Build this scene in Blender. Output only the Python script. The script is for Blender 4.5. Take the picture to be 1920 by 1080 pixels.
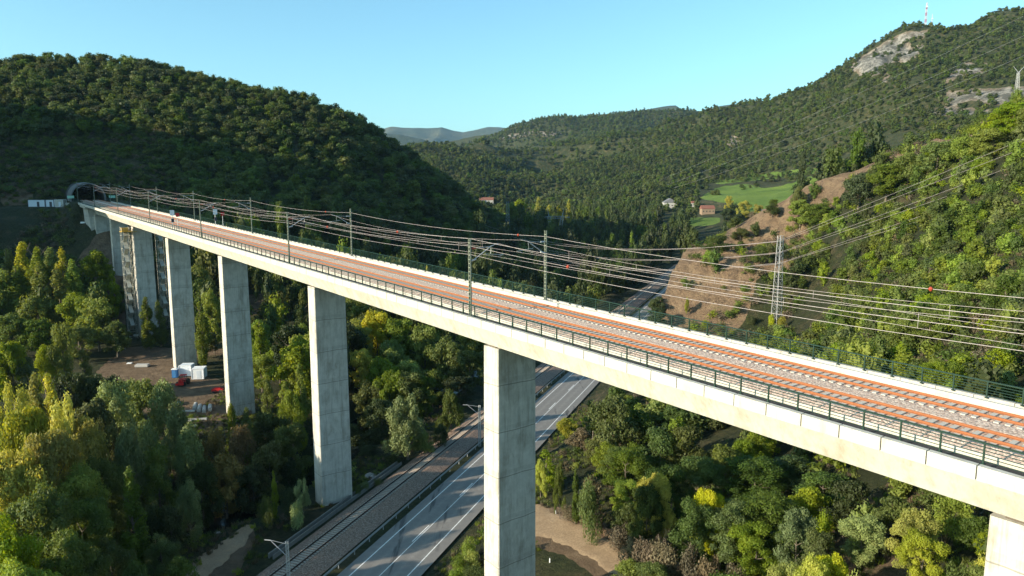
import bpy, bmesh, math, random
import numpy as np
from mathutils import Vector, Matrix
for o in list(bpy.data.objects): bpy.data.objects.remove(o)
SC = bpy.context.scene
R = math.radians
random.seed(4); RNG = np.random.default_rng(4)

# ------------------------------------------------------------------ camera, sky, sun, exposure
F = 1330.0; PIT = R(8.0); CZ = 52.0
cd = bpy.data.cameras.new('camera'); cam = bpy.data.objects.new('camera', cd); SC.collection.objects.link(cam)
cam.location = (0, 0, CZ); cam.rotation_euler = (R(90) - PIT, 0, 0)
cd.sensor_width = 36; cd.lens = 36 * F / 1920; cd.clip_start = 0.5; cd.clip_end = 40000
SC.camera = cam
ALPHA = math.atan2(0.6212, 0.7836)
HD = np.array([-0.6212, 0.7836]); RP = np.array([0.7836, 0.6212])       # along / across the viaduct
sv = -RP * math.cos(R(12)) + HD * math.sin(R(12))                         # horizontal direction towards the sun
SUN_EL = R(18.8)
W = bpy.data.worlds.new('World'); SC.world = W; W.use_nodes = True
nt = W.node_tree; bg = nt.nodes['Background']
sky = nt.nodes.new('ShaderNodeTexSky'); sky.sky_type = 'NISHITA'; sky.sun_disc = False
sky.sun_elevation = SUN_EL; sky.sun_rotation = math.atan2(sv[0], sv[1])
sky.altitude = 300; sky.air_density = 1.0; sky.dust_density = 1.6; sky.ozone_density = 2.0
tint = nt.nodes.new('ShaderNodeMix'); tint.data_type = 'RGBA'; tint.blend_type = 'MULTIPLY'; tint.inputs[0].default_value = 1.0
tint.inputs[7].default_value = (0.78, 1.12, 1.08, 1)        # the clear cyan of this sky
nt.links.new(sky.outputs[0], tint.inputs[6]); nt.links.new(tint.outputs[2], bg.inputs[0]); bg.inputs[1].default_value = 0.13
sl = bpy.data.lights.new('sun', 'SUN'); sl.energy = 5.0; sl.angle = R(0.5); sl.color = (1.0, 0.86, 0.66)
so = bpy.data.objects.new('sun', sl); SC.collection.objects.link(so)
sd = Vector((sv[0] * math.cos(SUN_EL), sv[1] * math.cos(SUN_EL), math.sin(SUN_EL)))
so.rotation_euler = sd.to_track_quat('Z', 'Y').to_euler(); so.location = (-200, -100, 300)
SC.view_settings.view_transform = 'Standard'; SC.view_settings.look = 'None'
SC.view_settings.exposure = 0.92; SC.view_settings.gamma = 1.0
SC.render.engine = 'CYCLES'
SC.cycles.max_bounces = 5; SC.cycles.diffuse_bounces = 3; SC.cycles.transparent_max_bounces = 6

# ------------------------------------------------------------------ helpers
def ray(u, v):
    x = (u - 960) / F; y = -(v - 540) / F
    return np.array([x, math.cos(PIT) + y * math.sin(PIT), -math.sin(PIT) + y * math.cos(PIT)])
def P(u, v, Y):
    q = ray(u, v); p = q * (Y / q[1]); return (p[0], p[1], p[2] + CZ)
def proj(x, y, z):
    z = z - CZ
    zc = y * math.cos(PIT) - z * math.sin(PIT); yc = y * math.sin(PIT) + z * math.cos(PIT)
    return 960 + F * x / zc, 540 - F * yc / zc
def B(s, u, dz=0.0):
    "point at s along and u across the viaduct, dz above rail top"
    return Vector((HD[0] * s + RP[0] * u, HD[1] * s + RP[1] * u, CZ - 14.1 + 0.0276 * s + dz))

def lin(c): return tuple(((v / 12.92) if v <= 0.04045 else ((v + 0.055) / 1.055) ** 2.4) for v in c)
class NT:
    def __init__(s, name, disp=False):
        s.m = bpy.data.materials.new(name); s.m.use_nodes = True; s.t = s.m.node_tree
        s.b = s.t.nodes['Principled BSDF']; s.b.inputs['Roughness'].default_value = 0.85
        s.b.inputs['Specular IOR Level'].default_value = 0.3
        s.geo = None
    def n(s, typ, **kw):
        nd = s.t.nodes.new(typ)
        for k, v in kw.items(): setattr(nd, k, v)
        return nd
    def l(s, a, b): s.t.links.new(a, b)
    def pos(s):
        if s.geo is None: s.geo = s.n('ShaderNodeNewGeometry')
        return s.geo.outputs['Position']
    def noise(s, scale, detail=4, vec=None, rough=0.55, map_scale=None):
        nd = s.n('ShaderNodeTexNoise'); nd.inputs['Scale'].default_value = scale
        nd.inputs['Detail'].default_value = detail; nd.inputs['Roughness'].default_value = rough
        v = vec if vec is not None else s.pos()
        if map_scale:
            mp = s.n('ShaderNodeMapping'); mp.inputs['Scale'].default_value = map_scale; s.l(v, mp.inputs[0]); v = mp.outputs[0]
        s.l(v, nd.inputs['Vector']); return nd.outputs['Fac']
    def ramp(s, fac, stops):
        r = s.n('ShaderNodeValToRGB'); e = r.color_ramp.elements
        while len(e) < len(stops): e.new(0.5)
        for i, (p, c) in enumerate(stops):
            e[i].position = p; e[i].color = (*c, 1) if len(c) == 3 else c
        s.l(fac, r.inputs[0]); return r.outputs[0]
    def mix(s, fac, a, b, mode='MIX'):
        m = s.n('ShaderNodeMix', data_type='RGBA', blend_type=mode)
        for sock, v in ((m.inputs[0], fac), (m.inputs[6], a), (m.inputs[7], b)):
            if isinstance(v, (int, float)): sock.default_value = v
            elif isinstance(v, tuple): sock.default_value = (*v, 1) if len(v) == 3 else v
            else: s.l(v, sock)
        return m.outputs[2]
    def math(s, op, a, b=None, clamp=False):
        m = s.n('ShaderNodeMath', operation=op, use_clamp=clamp)
        for sock, v in ((m.inputs[0], a), (m.inputs[1], b)):
            if v is None: continue
            if isinstance(v, (int, float)): sock.default_value = v
            else: s.l(v, sock)
        return m.outputs[0]
    def bump(s, h, strength=0.5, dist=0.05):
        b = s.n('ShaderNodeBump'); b.inputs['Strength'].default_value = strength; b.inputs['Distance'].default_value = dist
        s.l(h, b.inputs['Height']); s.l(b.outputs[0], s.b.inputs['Normal'])
    def col(s, c):
        if isinstance(c, tuple): s.b.inputs['Base Color'].default_value = (*c, 1)
        else: s.l(c, s.b.inputs['Base Color'])
    def attr(s, name):
        a = s.n('ShaderNodeAttribute'); a.attribute_name = name; return a

def flat(name, c, rough=0.6, metal=0.0, var=0.12, scale=3.0):
    m = NT(name); f = m.noise(scale, 5)
    m.col(m.mix(f, tuple(x * (1 - var) for x in c), tuple(min(1, x * (1 + var)) for x in c)))
    m.b.inputs['Roughness'].default_value = rough; m.b.inputs['Metallic'].default_value = metal
    return m.m

def link(o, parent=None):
    SC.collection.objects.link(o)
    if parent is not None: o.parent = parent
    return o
def tag(o, label=None, cat=None, group=None, kind=None):
    if label: o['label'] = label
    if cat: o['category'] = cat
    if group: o['group'] = group
    if kind: o['kind'] = kind
    return o
def empty(name, loc=(0, 0, 0), label=None, cat=None, group=None, rz=0):
    o = bpy.data.objects.new(name, None); link(o); o.location = loc; o.rotation_euler = (0, 0, rz)
    o.empty_display_size = 0.5
    return tag(o, label, cat, group)

class MB:
    "collects shapes; build() links them as one mesh object. Points are world points; origin is subtracted."
    def __init__(s): s.v = []; s.f = []; s.mi = []
    def add(s, vs, fs, mi=0):
        k = len(s.v); s.v += [tuple(v) for v in vs]; s.f += [tuple(i + k for i in f) for f in fs]; s.mi += [mi] * len(fs); return s
    def box8(s, p, mi=0):
        return s.add(p, [(0, 3, 2, 1), (4, 5, 6, 7), (0, 1, 5, 4), (1, 2, 6, 5), (2, 3, 7, 6), (3, 0, 4, 7)], mi)
    def box(s, c, d, rz=0, mi=0):
        ca, sa = math.cos(rz), math.sin(rz); x, y, z = d[0] / 2, d[1] / 2, d[2] / 2
        pts = [(-x, -y, -z), (x, -y, -z), (x, y, -z), (-x, y, -z), (-x, -y, z), (x, -y, z), (x, y, z), (-x, y, z)]
        return s.box8([(c[0] + a * ca - b * sa, c[1] + a * sa + b * ca, c[2] + e) for a, b, e in pts], mi)
    def bbox(s, s0, s1, u0, u1, z0, z1, mi=0):
        "box in viaduct coordinates"
        return s.box8([B(s1, u0, z0), B(s0, u0, z0), B(s0, u1, z0), B(s1, u1, z0), B(s1, u0, z1), B(s0, u0, z1), B(s0, u1, z1), B(s1, u1, z1)], mi)
    def tube(s, a, b, r, n=6, r2=None, mi=0):
        a, b = Vector(a), Vector(b); r2 = r if r2 is None else r2
        d = (b - a)
        if d.length < 1e-6: return s
        d.normalize()
        x = d.cross(Vector((0, 0, 1)) if abs(d.z) < 0.95 else Vector((1, 0, 0))).normalized(); y = d.cross(x)
        vs = [];
        for p, rr in ((a, r), (b, r2)):
            for i in range(n):
                t = 2 * math.pi * i / n; vs.append(p + x * rr * math.cos(t) + y * rr * math.sin(t))
        fs = [(i, (i + 1) % n, n + (i + 1) % n, n + i) for i in range(n)]
        fs += [tuple(reversed(range(n))), tuple(range(n, 2 * n))]
        return s.add(vs, fs, mi)
    def poly(s, pts, r, n=5):
        for a, b in zip(pts[:-1], pts[1:]): s.tube(a, b, r, n)
        return s
    def prism(s, prof, s0, s1, step=None):
        "closed (u,dz) profile swept along the viaduct"
        n = len(prof); st = [s0, s1] if not step else list(np.arange(s0, s1, step)) + [s1]
        vs = [B(t, u, z) for t in st for (u, z) in prof]; fs = []
        for k in range(len(st) - 1):
            for i in range(n): fs.append((k * n + i, (k + 1) * n + i, (k + 1) * n + (i + 1) % n, k * n + (i + 1) % n))
        fs += [tuple(range(n)), tuple(reversed(range((len(st) - 1) * n, len(st) * n)))]
        return s.add(vs, fs)
    def build(s, name, mat, parent=None, origin=None, smooth=False, local=False):
        me = bpy.data.meshes.new(name)
        o = Vector(origin) if origin is not None else (parent.location.copy() if (parent is not None and parent.parent is None) else Vector((0, 0, 0)))
        if local: o = Vector((0, 0, 0))
        me.from_pydata([(v[0] - o.x, v[1] - o.y, v[2] - o.z) for v in s.v], [], s.f)
        for m in (mat if isinstance(mat, (list, tuple)) else [mat]): me.materials.append(m)
        if any(s.mi): me.polygons.foreach_set('material_index', s.mi)
        bm = bmesh.new(); bm.from_mesh(me); bmesh.ops.recalc_face_normals(bm, faces=bm.faces); bm.to_mesh(me); bm.free()
        if smooth: me.polygons.foreach_set('use_smooth', [True] * len(me.polygons))
        ob = bpy.data.objects.new(name, me); link(ob, parent)
        if parent is None: ob.location = o
        return ob
def copy_tree(o, parent=None):
    c = o.copy(); SC.collection.objects.link(c); c.parent = parent
    for ch in o.children: copy_tree(ch, c)
    return c
def quadmesh(name, V, quads=True):
    "V: (n,4,3) array -> mesh of separate quads"
    n = len(V); me = bpy.data.meshes.new(name)
    me.vertices.add(n * 4); me.vertices.foreach_set('co', V.reshape(-1).astype(np.float32))
    me.loops.add(n * 4); me.loops.foreach_set('vertex_index', np.arange(n * 4, dtype=np.int32))
    me.polygons.add(n); me.polygons.foreach_set('loop_start', np.arange(0, n * 4, 4, dtype=np.int32))
    me.polygons.foreach_set('loop_total', np.full(n, 4, dtype=np.int32)); me.update(); return me

# ------------------------------------------------------------------ terrain height field
def poly_in(px, py, poly):
    ins = np.zeros(px.shape, bool); n = len(poly)
    for i in range(n):
        x1, y1 = poly[i]; x2, y2 = poly[(i + 1) % n]
        c = ((y1 > py) != (y2 > py)) & (px < (x2 - x1) * (py - y1) / ((y2 - y1) + 1e-9) + x1)
        ins ^= c
    return ins
def seg_dist(x, y, line):
    best = np.full(x.shape, 1e9); side = np.zeros(x.shape)
    for (ax, ay), (bx, by) in zip(line[:-1], line[1:]):
        dx, dy = bx - ax, by - ay; t = np.clip(((x - ax) * dx + (y - ay) * dy) / (dx * dx + dy * dy), 0, 1)
        d = np.hypot(x - ax - t * dx, y - ay - t * dy); best = np.minimum(best, d)
    return best
AZ = R(20.3); RD = np.array([math.sin(AZ), math.cos(AZ)]); RN = np.array([RD[1], -RD[0]]); R0 = np.array([-18.1, 89.7])
def road_uv(x, y):
    return (x - R0[0]) * RD[0] + (y - R0[1]) * RD[1], (x - R0[0]) * RN[0] + (y - R0[1]) * RN[1]
def RW(t, o, z=0.0): p = R0 + RD * t + RN * o; return Vector((p[0], p[1], z))
RIVER = [(-120, 40), (-75, 82), (-50, 111), (-40, 135), (-27, 170), (-9, 230), (15, 290), (33, 350), (50, 420), (90, 520), (140, 640)]
def CP():
    L = []
    w = lambda *a: L.extend(a)
    w((-18, 60, 0), (-30, 97, 1.2), (0, 150, 0), (20, 200, 0), (50, 290, 0), (80, 370, 0), (105, 440, 1), (-60, 60, 0.5), (-40, 30, 0), (10, 20, 6))
    w((-62, 149, 2.8), (-92, 186, 4.2), (-122, 223, 5.5), (-142, 247, 21), (-75, 175, 3.4), (-50, 170, 2), (-33, 112, -0.2), (-20, 125, 0.3))
    w((-121, 202, 4.8), (-60, 95, 0.5), (-100, 120, 3), (-140, 150, 5), (-140, 200, 6), (-165, 228, 5), (-150, 232, 6), (-176, 238, 7), (-190, 232, 8), (-160, 215, 5), (-138, 228, 6), (-135, 215, 5), (-100, 60, 2), (-200, 110, 14), (-180, 180, 8), (-260, 160, 30), (-230, 215, 11))
    w((-201, 280, 39), (-177, 292, 40), (-160, 272, 37.5), (-150, 264, 30), (-203, 300, 44.2), (-186, 300, 44.7), (-230, 290, 43), (-260, 300, 43), (-192, 264, 24), (-215, 252, 18), (-255, 240, 26), (-150, 285, 42), (-130, 270, 20))
    w((-365, 207, 185), (-348, 170, 150), (-330, 132, 90), (-420, 100, 110), (-450, 280, 165), (-300, 330, 62), (-420, 0, 80), (-300, 60, 35), (-200, 0, 8))  # unseen ridge beyond the left edge, raised to shade the tunnel slope
    # wooded hill on the left, pixel columns
    for a in ((160, 322, 326), (160, 250, 362), (160, 200, 392), (160, 160, 425), (0, 345, 318), (0, 300, 335), (0, 230, 365), (0, 160, 400),
              (300, 350, 322), (300, 300, 345), (300, 220, 390), (300, 165, 430), (450, 395, 318), (450, 330, 352), (450, 240, 410),
              (600, 440, 325), (600, 350, 375), (600, 270, 420), (700, 468, 345), (700, 410, 378), (700, 340, 425), (800, 480, 370), (800, 400, 430),
              (900, 476, 420), (900, 440, 520), (380, 420, 290), (520, 470, 280), (640, 505, 300)): w(P(*a))
    for (u, v, Y) in ((-150, 118, 420), (0, 124, 432), (110, 118, 445), (230, 118, 452), (330, 138, 458), (400, 158, 465), (470, 175, 475), (560, 196, 465), (620, 216, 462), (670, 243, 465),
                      (720, 276, 472), (780, 314, 490), (850, 362, 535), (905, 408, 600), (930, 430, 670)):
        x, y, z = P(u, v, Y); w((x, y, z)); w((x * 1.12, y * 1.12, z * 0.93 - 4)); k = 1.45; w((x * k, y * k, max(8, z * 0.35)))
    # valley beyond
    w((-30, 400, 2), (0, 470, 1), (40, 520, 3), (20, 620, 10), (90, 600, 8), (0, 780, 24), (70, 800, 22), (130, 480, 4), (150, 560, 8), (-60, 800, 40))
    for a in ((1250, 394, 780), (1320, 428, 640), (1250, 440, 600), (1380, 384, 800), (1500, 345, 900), (1450, 378, 800), (1550, 322, 960), (1330, 356, 950), (1180, 392, 850), (925, 405, 790), (1000, 400, 830), (1100, 396, 850), (1600, 330, 800), (1400, 400, 700)): w(P(*a))
    for a in ((900, 372, 950), (900, 335, 1150), (900, 305, 1350), (870, 276, 1550), (780, 284, 1500), (950, 280, 1600), (1000, 281, 1650), (1085, 286, 1550), (1040, 330, 1500), (1030, 365, 1150), (1010, 330, 1250), (1100, 365, 1000), (1100, 310, 1280), (760, 290, 1450), (700, 330, 1200), (600, 320, 1100), (400, 300, 1000),
              (900, 300, 2000), (1050, 292, 2000), (780, 300, 2000), (1150, 270, 2000)): w(P(*a))
    for a in ((820, 285, 2600), (880, 277, 2600), (930, 262, 2600), (962, 241, 2600), (1020, 226, 2600), (1100, 224, 2600), (1200, 219, 2600), (1300, 222, 2600), (1380, 226, 2700), (1500, 222, 2700),
              (960, 280, 2400), (1050, 262, 2400), (1200, 245, 2350), (700, 300, 2600), (500, 310, 2600)):
        x, y, z = P(*a); w((x, y, z))
    for (u, v, Y) in ((2300, -60, 1250), (2050, 0, 1280), (1920, 24, 1300), (1860, 32, 1300), (1800, 45, 1300), (1740, 50, 1300), (1690, 54, 1300), (1640, 86, 1320), (1600, 120, 1350), (1540, 150, 1400), (1480, 172, 1450), (1400, 198, 1550), (1340, 222, 1650), (1220, 246, 1650), (1120, 268, 1650)):
        x, y, z = P(u, v, Y); w((x, y, z)); w((x * 1.15, y * 1.15, z - 0.10 * (z - 40)))
        if u > 1300: w((x * 1.5, y * 1.5, z * 0.6))
    for a in ((1900, 120, 1000), (1900, 205, 700), (1800, 235, 680), (1750, 150, 1000), (1690, 110, 1180), (1640, 150, 1150), (1700, 190, 950), (1600, 225, 1000), (1500, 262, 1080), (1400, 280, 1200), (1400, 312, 1020), (1300, 330, 1050), (1200, 330, 1200), (1200, 365, 980), (1700, 262, 820), (1600, 296, 850), (2100, 200, 700), (2100, 100, 1000)): w(P(*a))
    # near hill on the right
    w((101, 345, 22), (150, 350, 30), (180, 320, 48), (230, 300, 75), (150, 430, 10), (240, 420, 35), (330, 420, 70), (280, 250, 110), (260, 160, 100))
    for a in ((1240, 600, 292), (1262, 545, 294), (1275, 505, 297), (1296, 470, 300), (1340, 450, 305), (1400, 415, 310), (1450, 390, 308), (1500, 362, 302), (1550, 345, 292), (1600, 325, 285), (1650, 298, 278), (1740, 272, 265), (1830, 246, 252), (1920, 205, 240), (2100, 140, 230),
              (1450, 607, 242), (1400, 560, 255), (1330, 600, 262), (1280, 620, 268), (1340, 520, 285), (1450, 520, 268), (1500, 450, 285), (1600, 520, 225), (1600, 420, 255), (1750, 450, 195), (1750, 350, 230), (1880, 330, 200), (1900, 470, 140), (1700, 600, 160), (1580, 600, 195), (1915, 640, 100), (1920, 760, 82), (1500, 640, 210), (1800, 690, 105), (2100, 700, 80), (2100, 400, 140), (2200, 900, 45)): w(P(*a))
    w((44, 60, 20), (33, 78, 10.5), (6, 100, 3), (16, 88, 4), (25, 100, 7), (40, 112, 12), (60, 130, 17), (30, 150, 6), (38, 200, 3.5), (56, 245, 3), (20, 140, 4), (60, 60, 26), (30, 40, 16), (60, 20, 30), (120, 60, 50), (150, 120, 62), (50, 170, 8))
    return np.array(L)
def wp(x, y):
    r = np.hypot(x, y); th = np.arctan2(x, y); return np.stack([th * 1.0, np.log(r) * 0.85], -1)
_cp = CP(); _c = wp(_cp[:, 0], _cp[:, 1])
def _k(a, b):
    d = np.sqrt(((a[:, None, :] - b[None, :, :]) ** 2).sum(-1) + 0.012 ** 2); return d
_zs = _cp[:, 2]
_A = _k(_c, _c); n_ = len(_c); _M = np.zeros((n_ + 1, n_ + 1)); _M[:n_, :n_] = _A - 1e-4 * np.eye(n_); _M[n_, :n_] = _M[:n_, n_] = 1
_w = np.linalg.solve(_M, np.append(_zs, 0))
def vnoise(x, y, s, seed):
    "smooth value noise"
    r = np.random.default_rng(seed); T = r.random((256, 256)).astype(np.float64)
    X = x / s; Y = y / s; xi = np.floor(X).astype(int); yi = np.floor(Y).astype(int); fx = X - xi; fy = Y - yi
    fx = fx * fx * (3 - 2 * fx); fy = fy * fy * (3 - 2 * fy); g = lambda a, b: T[a % 256, b % 256]
    return (g(xi, yi) * (1 - fx) + g(xi + 1, yi) * fx) * (1 - fy) + (g(xi, yi + 1) * (1 - fx) + g(xi + 1, yi + 1) * fx) * fy - 0.5
def sstep(a, b, x): t = np.clip((x - a) / (b - a), 0, 1); return t * t * (3 - 2 * t)
DIRT = [(-16, 70), (6, 82), (15, 96), (9, 112)]
def height(x, y, rough=True):
    x = np.atleast_1d(np.asarray(x, float)); y = np.atleast_1d(np.asarray(y, float)); out = np.empty(x.shape)
    sh = x.shape; X = x.ravel(); Y = y.ravel(); Z = np.empty(X.shape)
    for i in range(0, len(X), 20000):
        q = wp(X[i:i + 20000], Y[i:i + 20000]); Z[i:i + 20000] = _k(q, _c) @ _w[:-1] + _w[-1]
    r = np.hypot(X, Y)
    if rough:
        am = np.clip((Z - 3) / 25, 0.04, 1)
        Z = Z + am * (vnoise(X, Y, 60, 1) * 9 * np.clip((r - 150) / 500, 0.1, 3) * np.clip(r / 500, 0.3, 1.2) * (1 - .6 * np.clip((r - 1500) / 600, 0, 1)) + vnoise(X, Y, 22, 2) * 3.2 * np.clip(r / 500, .5, 1.3) + vnoise(X, Y, 7, 3) * 0.9 + vnoise(X, Y, 2.6, 5) * 0.35)
        Z = Z + np.clip((r - 600) / 500, 0, 1) * (1 - .8 * np.clip((r - 1500) / 600, 0, 1)) * vnoise(X, Y, 180, 8) * 30
        cg = np.maximum(np.exp(-((X - 640) ** 2 + (Y - 1190) ** 2) / 110 ** 2), np.exp(-((X - 490) ** 2 + (Y - 715) ** 2) / 60 ** 2)) * (r > 550)
        Z = Z + cg * (np.abs(vnoise(X, Y, 46, 66)) * 46 + np.abs(vnoise(X, Y, 20, 67)) * 22 - 16)
        ck = np.maximum(np.exp(-((X - 72) ** 2 + (Y - 285) ** 2) / 32 ** 2), np.exp(-((X - 112) ** 2 + (Y - 292) ** 2) / 26 ** 2))
        ck = np.maximum(ck, np.exp(-((X - 142) ** 2 + (Y - 265) ** 2) / 22 ** 2) * .8)
        Z = Z + ck * (np.abs(vnoise(X, Y, 11, 6)) * 7.5 + np.abs(vnoise(X * 1.6, Y * .7, 4.6, 16)) * 4.5 + vnoise(X, Y, 2.3, 17) * 1.3 - 2.6)
    t, o = road_uv(X, Y)
    dro = np.maximum(np.maximum(-17.5 - o, o - 6.2), np.maximum(t - 420, -t - 120))
    k = 1 - sstep(0, 7, dro); Z = Z * (1 - k) + (-0.25) * k
    hc = 27 * sstep(168, 205, t) * (1 - sstep(238, 262, t)) * (1 + .10 * vnoise(t, t, 7, 33)); w_ = 6.6 + 1.6 * vnoise(t, o, 5, 34) + 1.1 * vnoise(t, Z, 2.2, 35)
    Zc = np.minimum(np.clip((o - w_) * (3.3 + 1.2 * vnoise(t, o, 6, 36)), -.3, None), hc + vnoise(X, Y, 4, 37) * 2.0); Z = np.where(o > 6.0, np.maximum(Z, Zc), Z)
    dr = seg_dist(X, Y, RIVER); k = 1 - sstep(5.0, 11, dr); k = k * (1 - (1 - sstep(0, 3, dro))); Z = Z * (1 - k) + (-4.2) * k
    # terrace and embankment at the tunnel
    s = X * HD[0] + Y * HD[1]; u = X * RP[0] + Y * RP[1]
    d = np.maximum(np.maximum(39.5 - u, u - 55), np.maximum(322 - s, s - 358)); k = 1 - sstep(0, 4, d); Z = Z * (1 - k) + (CZ - 14.1 + 0.0276 * s - 0.55) * k
    d = np.maximum(np.maximum(-232 - X, X + 184), np.maximum(293 - Y, Y - 305)); k = 1 - sstep(0, 5, d); Z = Z * (1 - k) + 44.2 * k
    # under the deck never above the soffit
    sof = CZ - 14.1 + 0.0276 * s - 6.0; k = (1 - sstep(0, 8, np.abs(u - 47.2) - 7.5)) * (s < 300); Z = np.where(k > 0, np.minimum(Z, sof * k + Z * (1 - k)), Z)
    Z = np.where((d > 0), Z, Z)
    return Z.reshape(sh)
def H1(x, y): return float(height([x], [y])[0])
SEGS = []

# ------------------------------------------------------------------ materials
def mk_terrain():
    m = NT('ground_mix'); a = m.attr('mask').outputs['Color']; sp = m.n('ShaderNodeSeparateColor'); m.l(a, sp.inputs[0])
    nf = m.noise(1.3, 6); nb = m.noise(0.12, 4); nm = m.noise(0.45, 5)
    grass = m.ramp(nf, [(0.25, (0.024, 0.034, 0.010)), (0.5, (0.046, 0.060, 0.017)), (0.8, (0.095, 0.098, 0.036))])
    dry = m.ramp(nf, [(0.25, (0.070, 0.062, 0.028)), (0.55, (0.130, 0.108, 0.052)), (0.85, (0.20, 0.165, 0.085))])
    base = m.mix(m.ramp(nb, [(0.46, (0, 0, 0)), (0.66, (1, 1, 1))]), grass, dry)
    base = m.mix(m.math('MULTIPLY', m.ramp(m.noise(.16, 7, rough=.75), [(.44, (1, 1, 1)), (.54, (0, 0, 0))]), .75), base, m.mix(nf, (0.018, 0.026, 0.008), (0.048, 0.060, 0.018)))
    base = m.mix(m.math('MULTIPLY', m.ramp(m.noise(.02, 6, rough=.7), [(.35, (1, 1, 1)), (.6, (0, 0, 0))]), .45), base, (0.035, 0.045, 0.018))
    meadow = m.ramp(m.noise(0.03, 5), [(0.3, (0.085, 0.155, 0.022)), (0.7, (0.17, 0.25, 0.04))])
    dirt = m.ramp(nm, [(0.25, (0.15, 0.10, 0.062)), (0.55, (0.25, 0.175, 0.11)), (0.85, (0.34, 0.25, 0.165))])
    vr = m.n('ShaderNodeTexVoronoi'); vr.inputs['Scale'].default_value = 0.35; m.l(m.pos(), vr.inputs['Vector'])
    nr = m.noise(0.22, 9, rough=0.65); nr2 = m.noise(1.6, 6, rough=0.7, map_scale=(1, 1, 0.35))
    rock = m.mix(m.ramp(nr2, [(0.3, (0, 0, 0)), (0.7, (1, 1, 1))]), m.ramp(nr, [(0.3, (0.15, 0.10, 0.07)), (0.5, (0.33, 0.215, 0.135)), (0.7, (0.47, 0.34, 0.22))]), m.ramp(nr, [(0.3, (0.19, 0.135, 0.09)), (0.7, (0.44, 0.31, 0.18))]))
    vc = m.n('ShaderNodeTexVoronoi', feature='DISTANCE_TO_EDGE'); vc.inputs['Scale'].default_value = 1.0
    wv_ = m.n('ShaderNodeVectorMath', operation='ADD'); ns_ = m.n('ShaderNodeTexNoise'); ns_.inputs['Scale'].default_value = .25; ns_.inputs['Detail'].default_value = 6; m.l(m.pos(), ns_.inputs['Vector'])
    sc_ = m.n('ShaderNodeVectorMath', operation='SCALE'); m.l(ns_.outputs['Color'], sc_.inputs[0]); sc_.inputs['Scale'].default_value = 16.0; mp_ = m.n('ShaderNodeMapping'); mp_.inputs['Scale'].default_value = (.30, .30, .17)
    m.l(m.pos(), wv_.inputs[0]); m.l(sc_.outputs[0], wv_.inputs[1]); m.l(wv_.outputs[0], mp_.inputs[0]); m.l(mp_.outputs[0], vc.inputs['Vector'])
    crk = m.ramp(vc.outputs['Distance'], [(0.0, (1, 1, 1)), (0.07, (0, 0, 0))]); rock = m.mix(m.math('MULTIPLY', m.math('MULTIPLY', crk, m.ramp(m.noise(.35, 5), [(.42, (0, 0, 0)), (.6, (1, 1, 1))])), .7), rock, (0.045, 0.034, 0.027))
    rock = m.mix(m.ramp(m.noise(.11, 5, rough=.7), [(.58, (0, 0, 0)), (.68, (1, 1, 1))]), rock, m.mix(nf, (0.11, 0.10, 0.04), (0.24, 0.19, 0.09)))
    al = m.attr('pale').outputs['Fac']
    pale = m.ramp(m.noise(0.085, 10, rough=0.78, map_scale=(1, 1, 0.6)), [(0.38, (0.05, 0.052, 0.045)), (0.46, (0.17, 0.165, 0.15)), (0.53, (0.32, 0.305, 0.275)), (0.68, (0.47, 0.445, 0.40))])
    pale = m.mix(m.ramp(m.noise(.045, 6, rough=.75, map_scale=(1.6, 1.6, .5)), [(.46, (.85, .85, .85)), (.54, (0, 0, 0))]), pale, (0.085, 0.085, 0.072))
    rock = m.mix(al, rock, pale)
    edge = m.noise(0.35, 7, rough=0.7); edge2 = m.noise(0.05, 8, rough=0.7)
    def mk(ch, n, g=0.55): 
        v = m.math('ADD', m.math('MULTIPLY', ch, 2.0), m.math('MULTIPLY', n, 0.8)); return m.math('MULTIPLY', m.math('SUBTRACT', v, 1.3), 6.0, clamp=True)
    c = m.mix(mk(sp.outputs[1], edge), base, meadow)
    c = m.mix(mk(sp.outputs[0], edge), c, dirt); c = m.mix(mk(sp.outputs[2], edge2), c, rock)

    m.col(c); bb = m.math('ADD', m.math('MULTIPLY', nf, 0.5), m.math('MULTIPLY', m.noise(0.3, 10, rough=.8), 5.0)); m.bump(bb, 1.0, 1.0)
    m.b.inputs['Roughness'].default_value = 0.95
    return m.m
M_GROUND = mk_terrain()
def mk_far(name, c1, c2, sc=0.004, c3=None):
    m = NT(name); f = m.noise(sc, 9, rough=0.7); f2 = m.noise(sc * 9, 6, rough=.7)
    c = m.mix(m.ramp(f, [(0.4, (0, 0, 0)), (0.62, (1, 1, 1))]), c1, c2); c = m.mix(m.math('MULTIPLY', f2, .8), c, tuple(x * 0.5 for x in c1))
    m.col(c); m.bump(m.noise(sc * 5, 9, rough=.7), 1.0, 30); return m.m
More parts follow.
